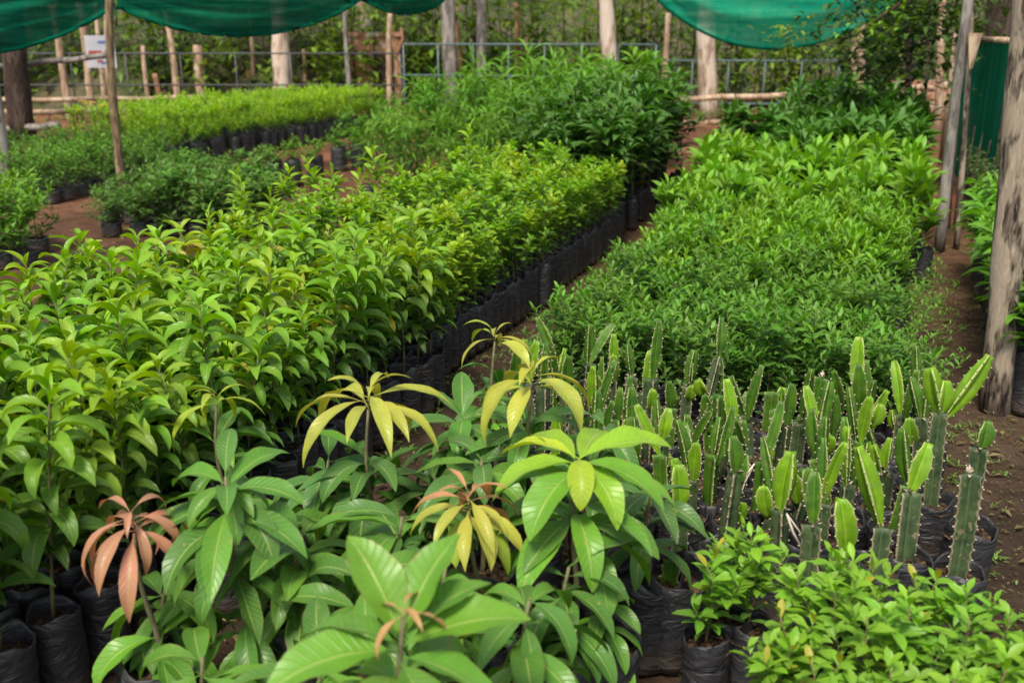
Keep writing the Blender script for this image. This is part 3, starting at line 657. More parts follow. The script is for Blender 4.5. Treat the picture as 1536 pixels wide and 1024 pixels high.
# ------------------------------------------------------------------ cactus cuttings
def cactus_seg(b, sp, base, az, tilt, Ln, W, curve, roll, mi, taper=.55, basew=.35, nib=True, cut=False):
    blunt = rng.uniform(.35, .9)
    n = max(8, int(Ln / .016)); ribs = 3
    d0 = Vector((math.cos(az) * math.sin(tilt), math.sin(az) * math.sin(tilt), math.cos(tilt)))
    p = Vector(base); verts = []; uvs = []
    sidev = Vector((0, 0, 1)).cross(d0)
    if sidev.length < .05: sidev = Vector((1, 0, 0))
    sidev.normalize()
    nodes = max(3, int(Ln / .032)); pts_area = []
    for i in range(n + 1):
        t = i / n
        ang = curve * t
        d = (d0 * math.cos(ang) + sidev.cross(d0) * math.sin(ang)).normalized()
        if i: p = p + d * (Ln / n)
        a = d.cross(sidev).normalized(); s2 = sidev
        env = (basew + (1 - basew) * min(1, t / (.22 if cut else .42)) ** .8)
        if not cut: env *= (1 - max(0, (t - .5) / .5) ** 2.6 * blunt) if t < .999 else .45
        # outline of each ribbed wing, six points round: wing tips and valleys
        sc = 1 - (.17 if cut else .09) * (1 - abs(math.sin(math.pi * (t * nodes + .5)))) 
        for r_ in range(ribs):
            an = roll + r_ * 2 * math.pi / ribs
            tip = W * .68 * env * sc
            for (da, rad, vv) in ((-.13, .93, .93), (0, 1.03, 1.0), (.13, .93, .93), (.62, .42, .35), (1.047, .24, .0), (1.47, .42, .35)):
                q = an + da; rr = tip * rad
                verts.append(tuple(p + a * (math.cos(q) * rr) + s2 * (math.sin(q) * rr))); uvs.append((t, vv))
            if (i * nodes) % n < nodes and 0 < i < n:
                pts_area.append((p + a * (math.cos(an) * tip * 1.03) + s2 * (math.sin(an) * tip * 1.03), a * math.cos(an) + s2 * math.sin(an), d))
    C = 6 * ribs; faces = []
    for i in range(n):
        for k in range(C):
            k2 = (k + 1) % C; faces.append((i * C + k, i * C + k2, (i + 1) * C + k2, (i + 1) * C + k))
    faces.append(tuple(range(C))[::-1]); faces.append(tuple(n * C + k for k in range(C)))
    b.add(verts, faces, uvs, (.1, .2, .1), mi)
    for (q, o, d) in pts_area:     # woolly areoles with short spines
        s_ = .0032
        sp.tube([q - o * .001, q + o * .003], [s_, s_ * .6], 5, mi=1)
        for _ in range(2):
            e = (o + d * rng.uniform(-.6, .6) + o.cross(d) * rng.uniform(-.6, .6)).normalized()
            sp.tube([q, q + e * rng.uniform(.003, .006)], [.0008, .0003], 3, mi=1, cap=False)
    return p, d

GK = 'three winged cactus cuttings in black bags'
def cactus(x, y, label, oldL, oldW, shoots, tilt=0.0, az=0.0, oldmat=0, dry=False):
    root = empty('cactus_cutting', (x, y, 0), 0)
    bm, sm = BAGS['K'][rng.randrange(4)]
    o = obj('grow_bag', bm, root); o.rotation_euler = (0, 0, rng.random() * 6); o = obj('soil', sm, root)
    b = MB()
    top, d = cactus_seg(b, b, (0, 0, .15), az, tilt, oldL, oldW, rng.uniform(-.15, .15), rng.random() * 2, 0, basew=.8, cut=True)
    if dry:   # dry frayed rim on the cut top
        for _ in range(9):
            a = rng.random() * 6.28
            b.leaf(tuple(top - d * .004), a, R(rng.uniform(20, 80)), rng.uniform(.018, .035), .012, R(rng.uniform(-40, 60)), (.4, .33, .25), ns=2, nc=2, mi=1)
    obj('old_stem', b.mesh('old_stem', [M['cac_old'] if oldmat == 0 else M['cac_mid'], M['spine']]), root)
    for (sa, st, sl, sw, cur, mt, dz) in shoots:
        b2 = MB()
        q = top - d * (dz * oldL) - d * .012
        if dz > 0.02: q = q + Vector((math.cos(sa), math.sin(sa), 0)) * oldW * .3
        cactus_seg(b2, b2, tuple(q), sa, st, sl, sw, cur, rng.random() * 2, 0, basew=.15)
        obj('young_shoot', b2.mesh('young_shoot', [M['cac_new'] if mt == 0 else M['cac_mid'], M['spine']]), root)
    tag(root, label, 'cactus', GK)
    return root

heroes = [  # bag centre pixel at z=.17, old length, width, shoots, words
    (1432, 868, .36, .062, [], 0, 0, 0, True, 'tall bare dark green cactus cutting beside the right path, with dry corky top'),
    (1352, 842, .24, .07, [(R(30), .35, .17, .05, 0, 0, 0)], .05, 1, 0, True, 'cactus cutting with pale scabbed stem and one bright shoot leaning right'),
    (1312, 862, .17, .06, [(R(160), .28, .27, .055, .1, 0, 0)], 0, 0, 0, True, 'cactus cutting with a long glossy lime shoot leaning left in front row'),
    (1262, 868, .09, .055, [(R(170), .12, .20, .062, .1, 0, 0)], 0, 0, 0, False, 'short cutting with single leaf shaped lime pad'),
    (1214, 872, .20, .062, [(R(90), .1, .17, .04, .1, 1, 0)], 0, 0, 0, True, 'scabby edged cactus cutting with narrow green shoot, behind the glossy seedlings'),
    (1168, 850, .20, .055, [(R(20), .1, .20, .062, 0, 0, 0)], 0, 0, 0, True, 'cactus cutting topped by a broad upright lime pad near the dry twig'),
    (1085, 835, .30, .055, [(R(180), .15, .13, .05, 0, 1, 0), (R(20), .2, .10, .045, 0, 1, .1)], 0, 0, 0, True, 'cactus cutting with star shaped dry top near the mango leaves'),
    (1015, 840, .18, .055, [(R(170), .1, .17, .055, 0, 0, 0)], 0, 0, 0, False, 'cactus cutting with lime shoot half hidden by mango leaves'),
    (1395, 760, .36, .055, [(R(10), .62, .26, .055, -.1, 0, .05), (R(170), .28, .17, .055, 0, 0, .0), (R(60), .1, .12, .06, 0, 0, 0)], 0, 0, 0, True, 'cactus cutting with bright long pad leaning far right over the path'),
    (1450, 800, .32, .06, [(R(30), .1, .10, .05, 0, 1, 0)], 0, 0, 0, True, 'mossy dark cactus cutting at the right end of second row'),
]
hp = []
for (px, py, ol, ow, sh, ti, az, om, dry, lab) in heroes:
    p = at(px, py, .17); hp.append((p.x, p.y))
    cactus(p.x, p.y, lab, ol, ow * .84, sh, ti + .06, az + rng.random() * 2, om, dry)
look = ['upright green', 'slightly tilted', 'stubby grey green', 'tall scabby', 'forked', 'slim dark']
rowi = 0
for ri, t in enumerate(np.arange(2.98, 3.92, .145)):
    ss = np.arange(-1.22 + .075 * (ri % 2), .30, .148)[::-1]
    c = 0
    for s in ss:
        x, y = bed(s + rng.uniform(-.03, .03), t + rng.uniform(-.03, .03))
        if any((x - a) ** 2 + (y - b_) ** 2 < .11 ** 2 for a, b_ in hp): continue
        if x < .22 and y < 3.2: continue
        if x < .42 and y < 2.8: continue
        # keep the near right corner free for glossy seedlings
        if y < 2.6: continue
        c += 1
        kind = rng.randrange(6)
        ol = {0: .22, 1: .20, 2: .11, 3: .28, 4: .17, 5: .30}[kind] * rng.uniform(.6, 1.2)
        sh = []
        if kind != 3 or rng.random() < .5:
            for _ in range(1 + (rng.random() < .6) + (kind == 4)):
                sh.append((rng.random() * 6.28, abs(rng.gauss(0, .22)), rng.uniform(.12, .25), rng.uniform(.031, .045), rng.uniform(-.35, .35), 0 if rng.random() < .24 else 1, 0 if _ == 0 else rng.uniform(0, .3)))
        if rng.random() < .45: sh.append((rng.random() * 6.28, rng.uniform(.3, .7), rng.uniform(.06, .13), rng.uniform(.035, .05), -.3, 0, rng.uniform(.2, .6)))
        cactus(x, y, '%s cactus cutting, %s row from front, %s from the right path' % (look[kind], ORD[ri + 1], ORD[c]), ol, rng.uniform(.036, .052), sh, abs(rng.gauss(0, .17)), rng.random() * 6.28, 0 if rng.random() < .6 else 1, rng.random() < .5)

# dry ties and twigs among the cactus
for (pa, pb, lab) in (((1132, 695), (1098, 760), 'pale dry strip tied to a cactus cutting near the mango leaves'), ((1272, 655), (1262, 695), 'pale dry strip standing between cactus cuttings in the middle rows'), ((1180, 770), (1210, 835), 'curved dry tie beside the scabby edged cactus bag')):
    a = at(pa[0], pa[1], .38); c_ = at(pb[0], pb[1], .24); b = MB()
    mid = (a + c_) / 2 + Vector((-.012, 0, .01))
    b.tube([a, mid, c_], [.003, .0045, .004], 4)
    b.tube([a + Vector((0, 0, .0)), mid + Vector((.02, .01, 0)), c_ + Vector((.015, 0, 0))], [.002, .003, .002], 4)
    tag(obj('dry_tie', b.mesh('dry_tie', M['tie'])), lab, 'tie')

# ------------------------------------------------------------------ mango saplings
GRN = (.072, .205, .018); GRN2 = (.044, .148, .018); BLU = (.040, .132, .026); LGR = (.105, .270, .018); LIM = (.24, .42, .02); LIM2 = (.38, .48, .02)
PINK = (.52, .165, .165); YEL = (.43, .37, .06); YOR = (.48, .28, .10); YGR = (.33, .38, .03); ORG = (.56, .21, .15)
def mango_leaf(b, p, az, el, Ln, droop, colr, W=None, roll=0., col2=None, sharp=.82, pet=.09):
    W = W or Ln * .29
    b.leaf(p, az, R(el), Ln, W, R(droop), colr, ns=12, nc=6, fold=.36, roll=roll, pet=pet, shape=.92, sharp=sharp, wave=.085, colr2=col2, bend=rng.uniform(-.10, .10))
GM = 'mango saplings in the foreground'
def mango(x, y, H, label, leaves=None, flush=None, flen=.16, fn=9, tiers=((.0, 9, .21), (.14, 8, .2), (.28, 7, .19)), cols=(GRN, GRN2), lean=(0, 0), bag=True, base_drop=0.0, fd=110, stemr=.0065, fel=12, fw=.175, mixf=None, az0=None):
    bx, by = x - lean[0], y - lean[1]
    root = empty('mango_sapling', (bx, by, 0))
    if bag:
        bm, sm = BAGS['M'][rng.randrange(4)]; obj('grow_bag', bm, root); obj('soil', sm, root)
    z0 = .21 if bag else 0.0
    st = MB(); n = 8
    def pos(t): return (lean[0] * t ** 1.5 + .008 * math.sin(7 * t), lean[1] * t ** 1.5, z0 + (H - z0) * t)
    path = [pos(i / n) for i in range(n + 1)]
    st.tube(path, [stemr * (1.35 - .8 * i / n) * (1.0 if i % 2 else 1.12) for i in range(n + 1)], 8)
    obj('stem', st.mesh('stem', M['mstem']), root)
    lf = MB()
    for ti, (dz, n_, ln) in enumerate(tiers):
        a = rng.random() * 6.28 if az0 is None else az0 + ti
        for i in range(n_ + 3):
            a += 2.4 + rng.uniform(-.25, .25)
            t = 1 - (dz + rng.uniform(0, .10)) / (H - z0)
            if t < .03: continue
            l = ln * rng.uniform(.85, 1.2); el = rng.uniform(-5, 38) - 10 * ti
            c = jit(cols[0] if rng.random() < .5 else cols[1], .22)
            mango_leaf(lf, pos(t), a, el, l, rng.uniform(40, 115), c, W=l * rng.uniform(.25, .33), roll=rng.uniform(-.5, .5))
    for lv in (leaves or []):   # azimuth, elevation, length, droop, colour, height offset [, width]
        mango_leaf(lf, pos(1 - lv[5] / (H - z0)), R(lv[0]), lv[1], lv[2], lv[3], jit(lv[4], .06), W=(lv[6] if len(lv) > 6 else None), roll=rng.uniform(-.25, .25))
    obj('foliage', lf.mesh('foliage', M['mango']), root)
    if flush:
        fl = MB(); a = rng.random() * 6.28
        p = pos(1.0)
        for i in range(fn):
            a += 2.4 + rng.uniform(-.2, .2); l = flen * 1.12 * rng.uniform(.7, 1.15) * (1 - .35 * (i > fn - 4))
            c = flush if not mixf or rng.random() < .6 else mixf
            pp = (p[0], p[1], p[2] + .004 * i)
            mango_leaf(fl, pp, a, fel - 8 + rng.uniform(-14, 16) + (38 if i > fn - 4 else 0), l, fd * rng.uniform(.75, 1.1), jit(c, .12), W=l * fw * rng.uniform(.85, 1.15), roll=rng.uniform(-.3, .3), col2=lerp(c, (c[0] * .8, c[1] * .95, c[2] * .6), .7), sharp=1.05, pet=.13)
        st2 = MB(); st2.tube([pos(.97), (p[0], p[1], p[2] + .03)], [.004, .0015], 5); 
        o = obj('young_leaves', fl.mesh('young_leaves', M['mango']), root)
    tag(root, label, 'sapling', GM)
    return root
def mg(px, py, t, dy=0):
    u = (px - 768) / FPX; v = (512 - py) / FPX
    return t * u, t * (math.cos(TH) + v * math.sin(TH)) + dy, CAMH - t * (math.sin(TH) - v * math.cos(TH))

x, y, z = mg(198, 800, 2.3); mango(x, y, z, 'mango sapling with drooping dusty pink new leaves by the left bags', flush=PINK, flen=.19, fn=15, fd=125, tiers=((.26, 7, .17), (.42, 6, .16)), cols=(LGR, GRN), fel=15, lean=(-.03, .0))
x, y, z = mg(335, 715, 2.35); mango(x, y, z, 'tall dark green mango sapling with bare stem right of the pink leaved one', tiers=((.0, 5, .14), (.05, 9, .22), (.18, 5, .2), (.34, 6, .2)), cols=(GRN, GRN2), lean=(-.05, .05), bag=False,
    leaves=[(150, 20, .21, 75, GRN, .02), (60, 32, .22, 60, GRN, .03), (-20, 30, .22, 65, GRN, .04), (-70, 40, .17, 80, GRN2, .03), (100, 48, .17, 55, GRN2, .0)])
x, y, z = mg(322, 606, 2.95); mango(x, y, z, 'small mango sapling with pale yellow arching new leaves before the left bed', flush=YGR, flen=.17, fn=7, fd=115, tiers=((.12, 6, .16), (.25, 5, .17)), cols=(LGR, GRN2), fel=25)
x, y, z = mg(550, 614, 2.8); mango(x, y, z, 'mango sapling crowned with golden yellow arching leaves in the centre left', flush=YEL, flen=.24, fn=14, fd=95, tiers=((.13, 7, .2), (.22, 9, .22), (.34, 7, .2)), cols=(GRN, BLU), fel=22)
x, y, z = mg(692, 628, 3.05); mango(x, y, z, 'blue green mango sapling with upright top leaves beside the middle path', tiers=((.0, 8, .19), (.07, 7, .19), (.2, 6, .18)), cols=(BLU, GRN2),
    leaves=[(95, 55, .18, 40, GRN2, 0, .07), (150, 40, .19, 50, BLU, 0, .065), (-90, 10, .18, 70, GRN, .0, .07), (-170, 25, .2, 65, BLU, .02)])
x, y, z = mg(740, 512, 3.3); mango(x, y, z, 'slim mango sapling with bronze yellow drooping tip behind the others', flush=(.38, .30, .05), flen=.15, fn=8, fd=105, tiers=((.1, 5, .13), (.22, 6, .16)), cols=(LGR, GRN2), fel=30, mixf=YGR)
x, y, z = mg(795, 583, 2.85); mango(x, y, z, 'mango sapling with broad mustard yellow hanging leaves in the centre', flush=YEL, flen=.22, fn=13, fd=105, tiers=((.10, 8, .2), (.2, 7, .2)), cols=(GRN, BLU), fel=20, fw=.22, mixf=(.42, .34, .04))
x, y, z = mg(865, 688, 2.42); mango(x, y, z, 'mango sapling with large glowing lime top leaves right of centre', tiers=((.09, 4, .23), (.15, 5, .23)), cols=(GRN, LGR),
    leaves=[(12, 26, .26, 58, LIM, .0, .098), (158, 24, .23, 70, LIM2, .0, .070), (192, 14, .24, 70, LIM, .012, .078), (-88, 10, .16, 100, LIM2, .0, .066), (-30, 14, .25, 72, LGR, .01, .078), (-52, 8, .21, 85, LIM, .02, .072), (125, 24, .21, 50, LIM, .012, .072), (-128, 4, .24, 72, LGR, .03, .10), (65, 24, .2, 45, LIM, .01, .07), (-8, 10, .27, 60, LGR, .04, .08), (175, 5, .24, 60, GRN, .04, .08)], lean=(.0, .0))
x, y, z = mg(700, 768, 2.4); mango(x, y, z, 'mango sapling with mixed salmon and yellow new leaves at centre front', flush=ORG, flen=.15, fn=14, fd=90, tiers=((.2, 6, .19), (.32, 7, .2)), cols=(GRN, GRN2), fel=15, fw=.19, mixf=YEL, lean=(-.05, 0), leaves=[(-60, 10, .17, 90, YEL, .01, .05), (-20, 15, .17, 90, YEL, .02, .05), (-110, 15, .15, 100, YGR, .02, .05), (-40, 0, .17, 90, YGR, .03, .05)])
x, y, z = mg(600, 925, 1.72); mango(x, y, z, 'nearest mango sapling with huge green leaves and a small orange tip at photo bottom', flush=ORG, flen=.10, fn=6, fd=110, tiers=((.10, 4, .24),), cols=(LGR, GRN), fel=5, fw=.19, bag=True,
    leaves=[(130, 62, .22, 45, LGR, .05, .092), (60, 60, .22, 40, LGR, .05, .095), (5, 30, .24, 50, LGR, .06, .09), (35, 40, .2, 50, GRN, .05, .07), (165, 30, .2, 70, GRN, .06, .07), (-160, 20, .25, 50, LGR, .07, .1), (-20, 10, .22, 60, GRN, .08, .08), (-60, 0, .2, 50, GRN, .09, .08)])
x, y, z = mg(975, 735, 2.7); mango(x, y, z, 'grey green mango sapling between the lime leaved one and the cactus', tiers=((.0, 8, .18), (.1, 6, .17)), cols=(BLU, GRN2))
x, y, z = mg(905, 640, 3.0); mango(x, y, z, 'dull blue green mango sapling behind the lime leaved one', tiers=((.0, 6, .16), (.1, 6, .17), (.2, 4, .15)), cols=(BLU, GRN2))
x, y, z = mg(850, 850, 2.35); mango(x, y, z, 'low mango sapling with large dusty leaf below the lime leaved one', tiers=((.0, 6, .17), (.12, 6, .17), (.2, 5, .15)), cols=(GRN2, BLU), leaves=[(20, 30, .23, 60, GRN2, 0, .085)])
x, y, z = mg(905, 905, 2.45); mango(x, y, z, 'short mango sapling in black bag at bottom, right of the lime leaved stem', tiers=((.0, 6, .13), (.08, 5, .13)), cols=(GRN, LGR))
x, y, z = mg(450, 800, 2.45); mango(x, y, z, 'broad leaved green mango sapling between the bare stem and golden crowned ones', tiers=((.0, 9, .22), (.1, 7, .21), (.22, 5, .2)), cols=(GRN, GRN2), leaves=[(5, 25, .24, 45, GRN, 0, .088)])
x, y, z = mg(600, 775, 2.5); mango(x, y, z, 'green mango sapling under the golden crowned one, at centre', tiers=((.0, 9, .2), (.1, 8, .2), (.22, 5, .18)), cols=(GRN, BLU))
x, y, z = mg(480, 985, 2.0); mango(x, y, z, 'low green mango sapling at the photo bottom left of the nearest one', tiers=((.0, 6, .19), (.1, 5, .18)), cols=(LGR, GRN2))
x, y, z = mg(300, 985, 2.1); mango(x, y, z, 'low green mango sapling at the bottom beneath the pink leaved one', tiers=((.0, 5, .18), (.1, 5, .17)), cols=(LGR, GRN), bag=False)
x, y, z = mg(720, 690, 2.75); mango(x, y, z, 'green mango sapling between the golden and the lime leaved ones', tiers=((.0, 7, .18), (.08, 6, .18)), cols=(BLU, GRN))
for (px, py, t_, lab, c_) in ((415, 765, 2.65, 'green mango sapling with level spreading leaves left of the golden crowned one', (GRN, GRN2)), (650, 715, 2.85, 'dull green mango sapling behind the salmon tipped one', (GRN2, BLU)), (545, 860, 2.25, 'green mango sapling behind the left side of the nearest one', (GRN, GRN2)),
        (665, 850, 2.3, 'green mango sapling behind the right side of the nearest one', (GRN2, GRN)), (490, 690, 2.95, 'dark green mango sapling next to the black bags of the left bed', (GRN2, BLU)), (790, 900, 2.1, 'mango sapling with narrow hanging leaves right of the nearest one', (GRN2, GRN)), (245, 880, 2.45, 'small green mango sapling beside the pink leaved stem', (LGR, GRN2))):
    x, y, z = mg(px, py, t_)
    mango(x, y, z, lab, tiers=((.0, 6, .19), (.08, 5, .18)), cols=c_)
# stray empty-looking bags at front
for (px, py, z, lab) in ((1005, 862, .26, 'wide black bag of soil chips with horizontal creases behind the low mango leaves'),):
    p = at(px, py, z); r_ = empty('potted_bag', (p.x, p.y, 0)); bm, sm = BAGS['M'][1]; obj('grow_bag', bm, r_); obj('soil', sm, r_)
    b = MB(); cactus_seg(b, b, (0, 0, .22), 0, .1, .09, .045, 0, 0, 0, basew=.8, cut=True); obj('old_stem', b.mesh('old_stem', [M['cac_mid'], M['spine']]), r_)
    tag(r_, lab, 'grow bag')

# ------------------------------------------------------------------ left far beds
varD = [seedling(.25, rng.uniform(.66, .74), 24, .075, .03, 40, 40, (.12, .27, .010), (.27, .46, .012), nb=9, bl=.26, bz=(.05, .8), bel=50, bleaf=11, ns=2, nc=2, mat='small', limep=.7) for i in range(4)]
varD2 = [seedling(.08, rng.uniform(.55, .66), 22, .075, .034, 35, 45, (.035, .10, .02), (.12, .29, .018), nb=13, bl=.30, bz=(.02, .8), bel=30, bleaf=11, ns=2, nc=2, mat='small', limep=1.0) for i in range(4)]
GD = 'yellow green seedlings in the far left bed'
for si, s in enumerate(np.linspace(-10.3, -8.85, 6)):
    t = 10.9 + .1 * (si % 2)
    while t < 17.2:
        x, y = bed(s + rng.uniform(-.05, .05), t + rng.uniform(-.05, .05))
        place_plant('far_bed_seedling', varD[rng.randrange(4)], 'D', x, y, rng.random() * 6.28, rng.uniform(1.05, 1.25), 'yellow green seedling in far left bed, %s' % ('front row above its black bags' if si == 5 else 'back rows before the pole fence'), 'seedling', GD, soil=False)
        t += .24
GD2 = 'mid green seedlings at the near end of the far left bed'
for si, s in enumerate(np.linspace(-10.2, -8.3, 7)):
    t = 8.3 + .1 * (si % 2) + (.6 if s < -9.2 else 0)
    while t < 10.8:
        x, y = bed(s + rng.uniform(-.05, .05), t + rng.uniform(-.05, .05))
        if x > -7.0:
            place_plant('mid_green_seedling', varD2[rng.randrange(4)], 'L', x, y, rng.random() * 6.28, rng.uniform(.9, 1.1), 'mid green seedling in far left bed near the yellow flowers and dark trunk', 'seedling', GD2, soil=False)
        t += .28
varD3 = [seedling(.07, rng.uniform(.55, .7), 22, .10, .04, 35, 45, (.03, .11, .012), (.14, .32, .016), nb=18, bl=.32, bz=(.02, .8), bel=30, bleaf=11, ns=2, nc=2, mat='small', limep=1.0) for i in range(2)]
for i, (px, py) in enumerate([(560, 200), (590, 205), (610, 215), (580, 225), (548, 245), (525, 240), (600, 235)]):
    p = at(px, py, 0)
    place_plant('green_seedling', varD3[i % 2], 'L', p.x, p.y, i, 1.15, 'soft green seedling right of the yellow green bed before the crooked pole', 'seedling', 'soft green seedlings beside the far clump', soil=False)
# dark reddish bushy group, left edge bush, small far pots
varR = [seedling(.06, rng.uniform(.5, .62), 24, .10, .042, 30, 50, (.022, .065, .012), (.080, .20, .022), nb=22, bl=.34, bz=(.0, .8), bel=20, bleaf=12, ns=2, nc=2, mat='small', limep=.8, jitc=.35, stemc='twig') for i in range(4)]
GR = 'dark green bushy plants left of the middle bed'
i = 0
for (px0, px1, py) in ((175, 420, 352), (165, 400, 334), (180, 400, 316), (250, 400, 298)):
    px = px0
    while px < px1:
        p = at(px, py, 0); i += 1
        place_plant('dark_bushy_plant', varR[i % 4], 'L', p.x + rng.uniform(-.04, .04), p.y + rng.uniform(-.05, .05), i, rng.uniform(.9, 1.1) * (.72 if px < 235 else 1), 'dark green bushy plant beyond the left bed, at the foot of the slim pole', 'plant', GR, soil=False)
        px += 33
GL = 'bright green bushes at the left edge'
for i, (px, py) in enumerate([(-30, 395), (5, 402), (40, 400), (-10, 375), (25, 372), (58, 378)]):
    p = at(px, py, 0); place_plant('leafy_bush', varD3[i % 2], 'L', p.x, p.y, i, 1.1 if i < 3 else 1.05, 'leafy green bush at the left edge beside the red soil, %s from the left' % ORD[1 + sorted([-30, 5, 40, -10, 25, 58]).index(px)], 'bush', GL, soil=False)
for i, (px, py) in enumerate([(412, 282), (442, 278), (474, 270), (510, 256), (538, 250)]):
    p = at(px, py, 0)
    place_plant('feathery_seedling', varD3[i % 2], 'F', p.x, p.y, i, .8, 'small feathery seedling in black bag on the red soil, %s from the left' % ORD[1 + sorted([412, 442, 474, 510, 538]).index(px)], 'seedling', 'small seedlings standing on the red soil', soil=True)
# yellow flowers
b = MB(); p0 = at(150, 262, 0)
st = MB()
for i in range(9):
    q = Vector((rng.uniform(-.22, .22), rng.uniform(-.1, .1), rng.uniform(.78, .95)))
    for a in range(6):
        b.leaf(tuple(q), a * 1.05 + i, R(20), .05, .04, R(10), (.8, .6, .03), ns=2, nc=2, shape=1)
    st.tube([(q.x * .3, q.y * .3, .0), tuple(q)], [.005, .002], 4)
r_ = empty('flowering_plant', (p0.x, p0.y, 0)); obj('stem', st.mesh('stem', M['stem']), r_); obj('flowers', b.mesh('flowers', M['petal']), r_)
o = obj('foliage', varD2[0][1], r_)
tag(r_, 'plant with bright yellow flowers left of the slim pole', 'plant')

# ------------------------------------------------------------------ right side plants beyond the posts
varW = [seedling(.2, rng.uniform(.62, .78), 24, .20, .062, 25, 60, (.05, .16, .012), (.13, .33, .016), nb=5, bl=.30, bz=(.2, .8), bel=30, bleaf=11, ns=5, limep=.8) for i in range(3)]
varW2 = [seedling(.2, rng.uniform(.5, .6), 20, .08, .035, 25, 50, (.018, .05, .018), (.04, .10, .03), nb=6, bl=.25, bz=(.1, .8), bel=35, bleaf=10, ns=3, limep=.8) for i in range(3)]  # smaller leaves in a darker green palette
c = 0
for s in (.80, 1.0, 1.2):
    for t in np.arange(5.0, 7.9, .24):
        x, y = bed(s + rng.uniform(-.03, .03), t + rng.uniform(-.03, .03)); c += 1
        place_plant('wide_leaf_seedling', varW[c % 3], 'D', x, y, c, rng.uniform(.85, 1.05), 'wide leaved seedling in the row of black bags behind the big right post' if s < .9 else 'wide leaved seedling in inner rows behind the big right post', 'seedling', 'wide leaved seedlings along the right side', soil=s < .9)
for s in (.98, 1.2):
    for t in np.arange(8.4, 12.5, .3):
        x, y = bed(s, t); c += 1
        place_plant('dark_seedling', varW2[c % 3], 'D', x, y, c, 1.0, 'dark seedling in black bag past the twin posts by the green net wall', 'seedling', 'dark seedlings beside the net wall', soil=False)

# ------------------------------------------------------------------ poles, trunks
def tree_or_pole(name, px, py, px2, py2, wpx, mat, label, cat, Y=None, crown=False, H=None, crook=0.01, group=None, taper=.85):
    base = at(px, py, 0) if Y is None else None
    if Y is not None:
        a = atY(px, py, Y); base = Vector((a.x, Y, 0))
    Yb = base.y
    top = atY(px2, py2, Yb)
    lo = atY(px, py, Yb)
    dirv = (top - lo); dirv = dirv / max(.01, dirv.z)        # lean per metre
    if Y is not None: base = Vector((lo.x - dirv.x * lo.z, Yb, 0))
    Ht = H or top.z
    d = (base - Vector((0, 0, CAMH))).length
    r = wpx * d / FPX / 2
    n = 10; path = []; rad = []
    ph = rng.random() * 6
    for i in range(n + 1):
        t = i / n; z = -.05 + (Ht + .05) * t
        path.append((dirv.x * z + crook * math.sin(3 * t + ph) * 3, crook * math.sin(4 * t + ph) * 2, z)); rad.append(r * (1.08 - (1 - taper) * t) * (1.12 if i == 0 else 1) * (1 + .06 * math.sin(i * 2.7 + ph)))
    b = MB(); b.tube(path, rad, 14, lump=.05)
    if not crown:
        o = obj(name, b.mesh(name, mat), None, base); tag(o, label, cat, group); return o
    root = empty(name, base); obj('trunk', b.mesh('trunk', mat), root)
    c = obj('crown', CROWN[rng.randrange(3)], root, (path[-1][0], 0, Ht)); c.rotation_euler = (0, 0, rng.random() * 6.28); s_ = rng.uniform(.8, 1.1); c.scale = (s_, s_, s_)
    tag(root, label, cat, group); return root

def crown_mesh(seed):
    b = MB(); rr = random.Random(seed)
    for k in range(9):
        a = rr.random() * 6.28; e = rr.uniform(.3, 1.2); l = rr.uniform(1.0, 2.0)
        tip = Vector((math.cos(a) * math.cos(e) * l, math.sin(a) * math.cos(e) * l, math.sin(e) * l - .1))
        b.tube([(0, 0, -.3), tuple(tip * .5 + Vector((0, 0, .1))), tuple(tip)], [.06, .035, .015], 5, mi=1)
        for j in range(46):
            q = tip + Vector((rr.gauss(0, .38), rr.gauss(0, .38), rr.gauss(0, .26)))
            c = jit(lerp((.03, .08, .015), (.10, .20, .03), rr.random()), .2)
            b.leaf(tuple(q), rr.random() * 6.28, rr.uniform(-.5, .7), rr.uniform(.14, .26), .08, .8, c, ns=2, nc=2)
    return b.mesh('crown', [M['small'], M['bark_dark']])
CROWN = [crown_mesh(s) for s in (1, 2, 3)]
T = tree_or_pole
GT = 'tree trunks rising behind the nursery beds'; GP = 'slim wooden poles by the far fence'
T('tree', 34, 208, 22, 60, 30, M['bark_dark'], 'thick dark trunk under the left shade net', 'tree', crown=True, H=4.2)
T('tree', 425, 165, 418, 10, 24, M['bark_pale'], 'pale patchy trunk under the middle swag of shade net', 'tree', crown=True, H=4.5)
T('tree', 546, 150, 543, 0, 21, M['bark_pale'], 'pale orange trunk in front of the brick hut', 'tree', crown=True, H=4.8)
T('tree', 676, 160, 669, 0, 20, M['bark_grey'], 'greyish trunk behind the left end of the far clump', 'tree', crown=True, H=4.5, Y=21)
T('tree', 726, 160, 722, 0, 14, M['bark_grey'], 'slim grey trunk second right of the far clump left end', 'tree', crown=True, H=4.5, Y=22)
T('tree', 921, 160, 911, 0, 21, M['bark_pale'], 'pale trunk with patchy bark right behind the far clump', 'tree', crown=True, H=4.5, Y=18)
T('tree', 1065, 180, 1059, 0, 25, M['bark_pale'], 'whitish thick trunk standing at the pole fence under the teal net', 'tree', crown=True, H=4.5)
T('tree', 1492, 100, 1500, 0, 34, M['bark_dark'], 'broad brown trunk above the green net wall', 'tree', crown=True, H=4.2, Y=15)
T('tree', 1285, 160, 1288, 40, 18, M['bark_tan'], 'brown trunk behind the far end of the right bed', 'tree', crown=True, H=4.2, Y=19)
T('support_post', 1496, 612, 1537, 60, 36, M['bark_near'], 'thick weathered post with peeling bark at the right edge', 'post', H=2.5, crook=.006, taper=.97)
T('support_post', 1413, 376, 1449, 30, 13, M['bark_grey'], 'grey leaning post beside the right path with cloth scrap', 'post', H=2.6, crook=.012)
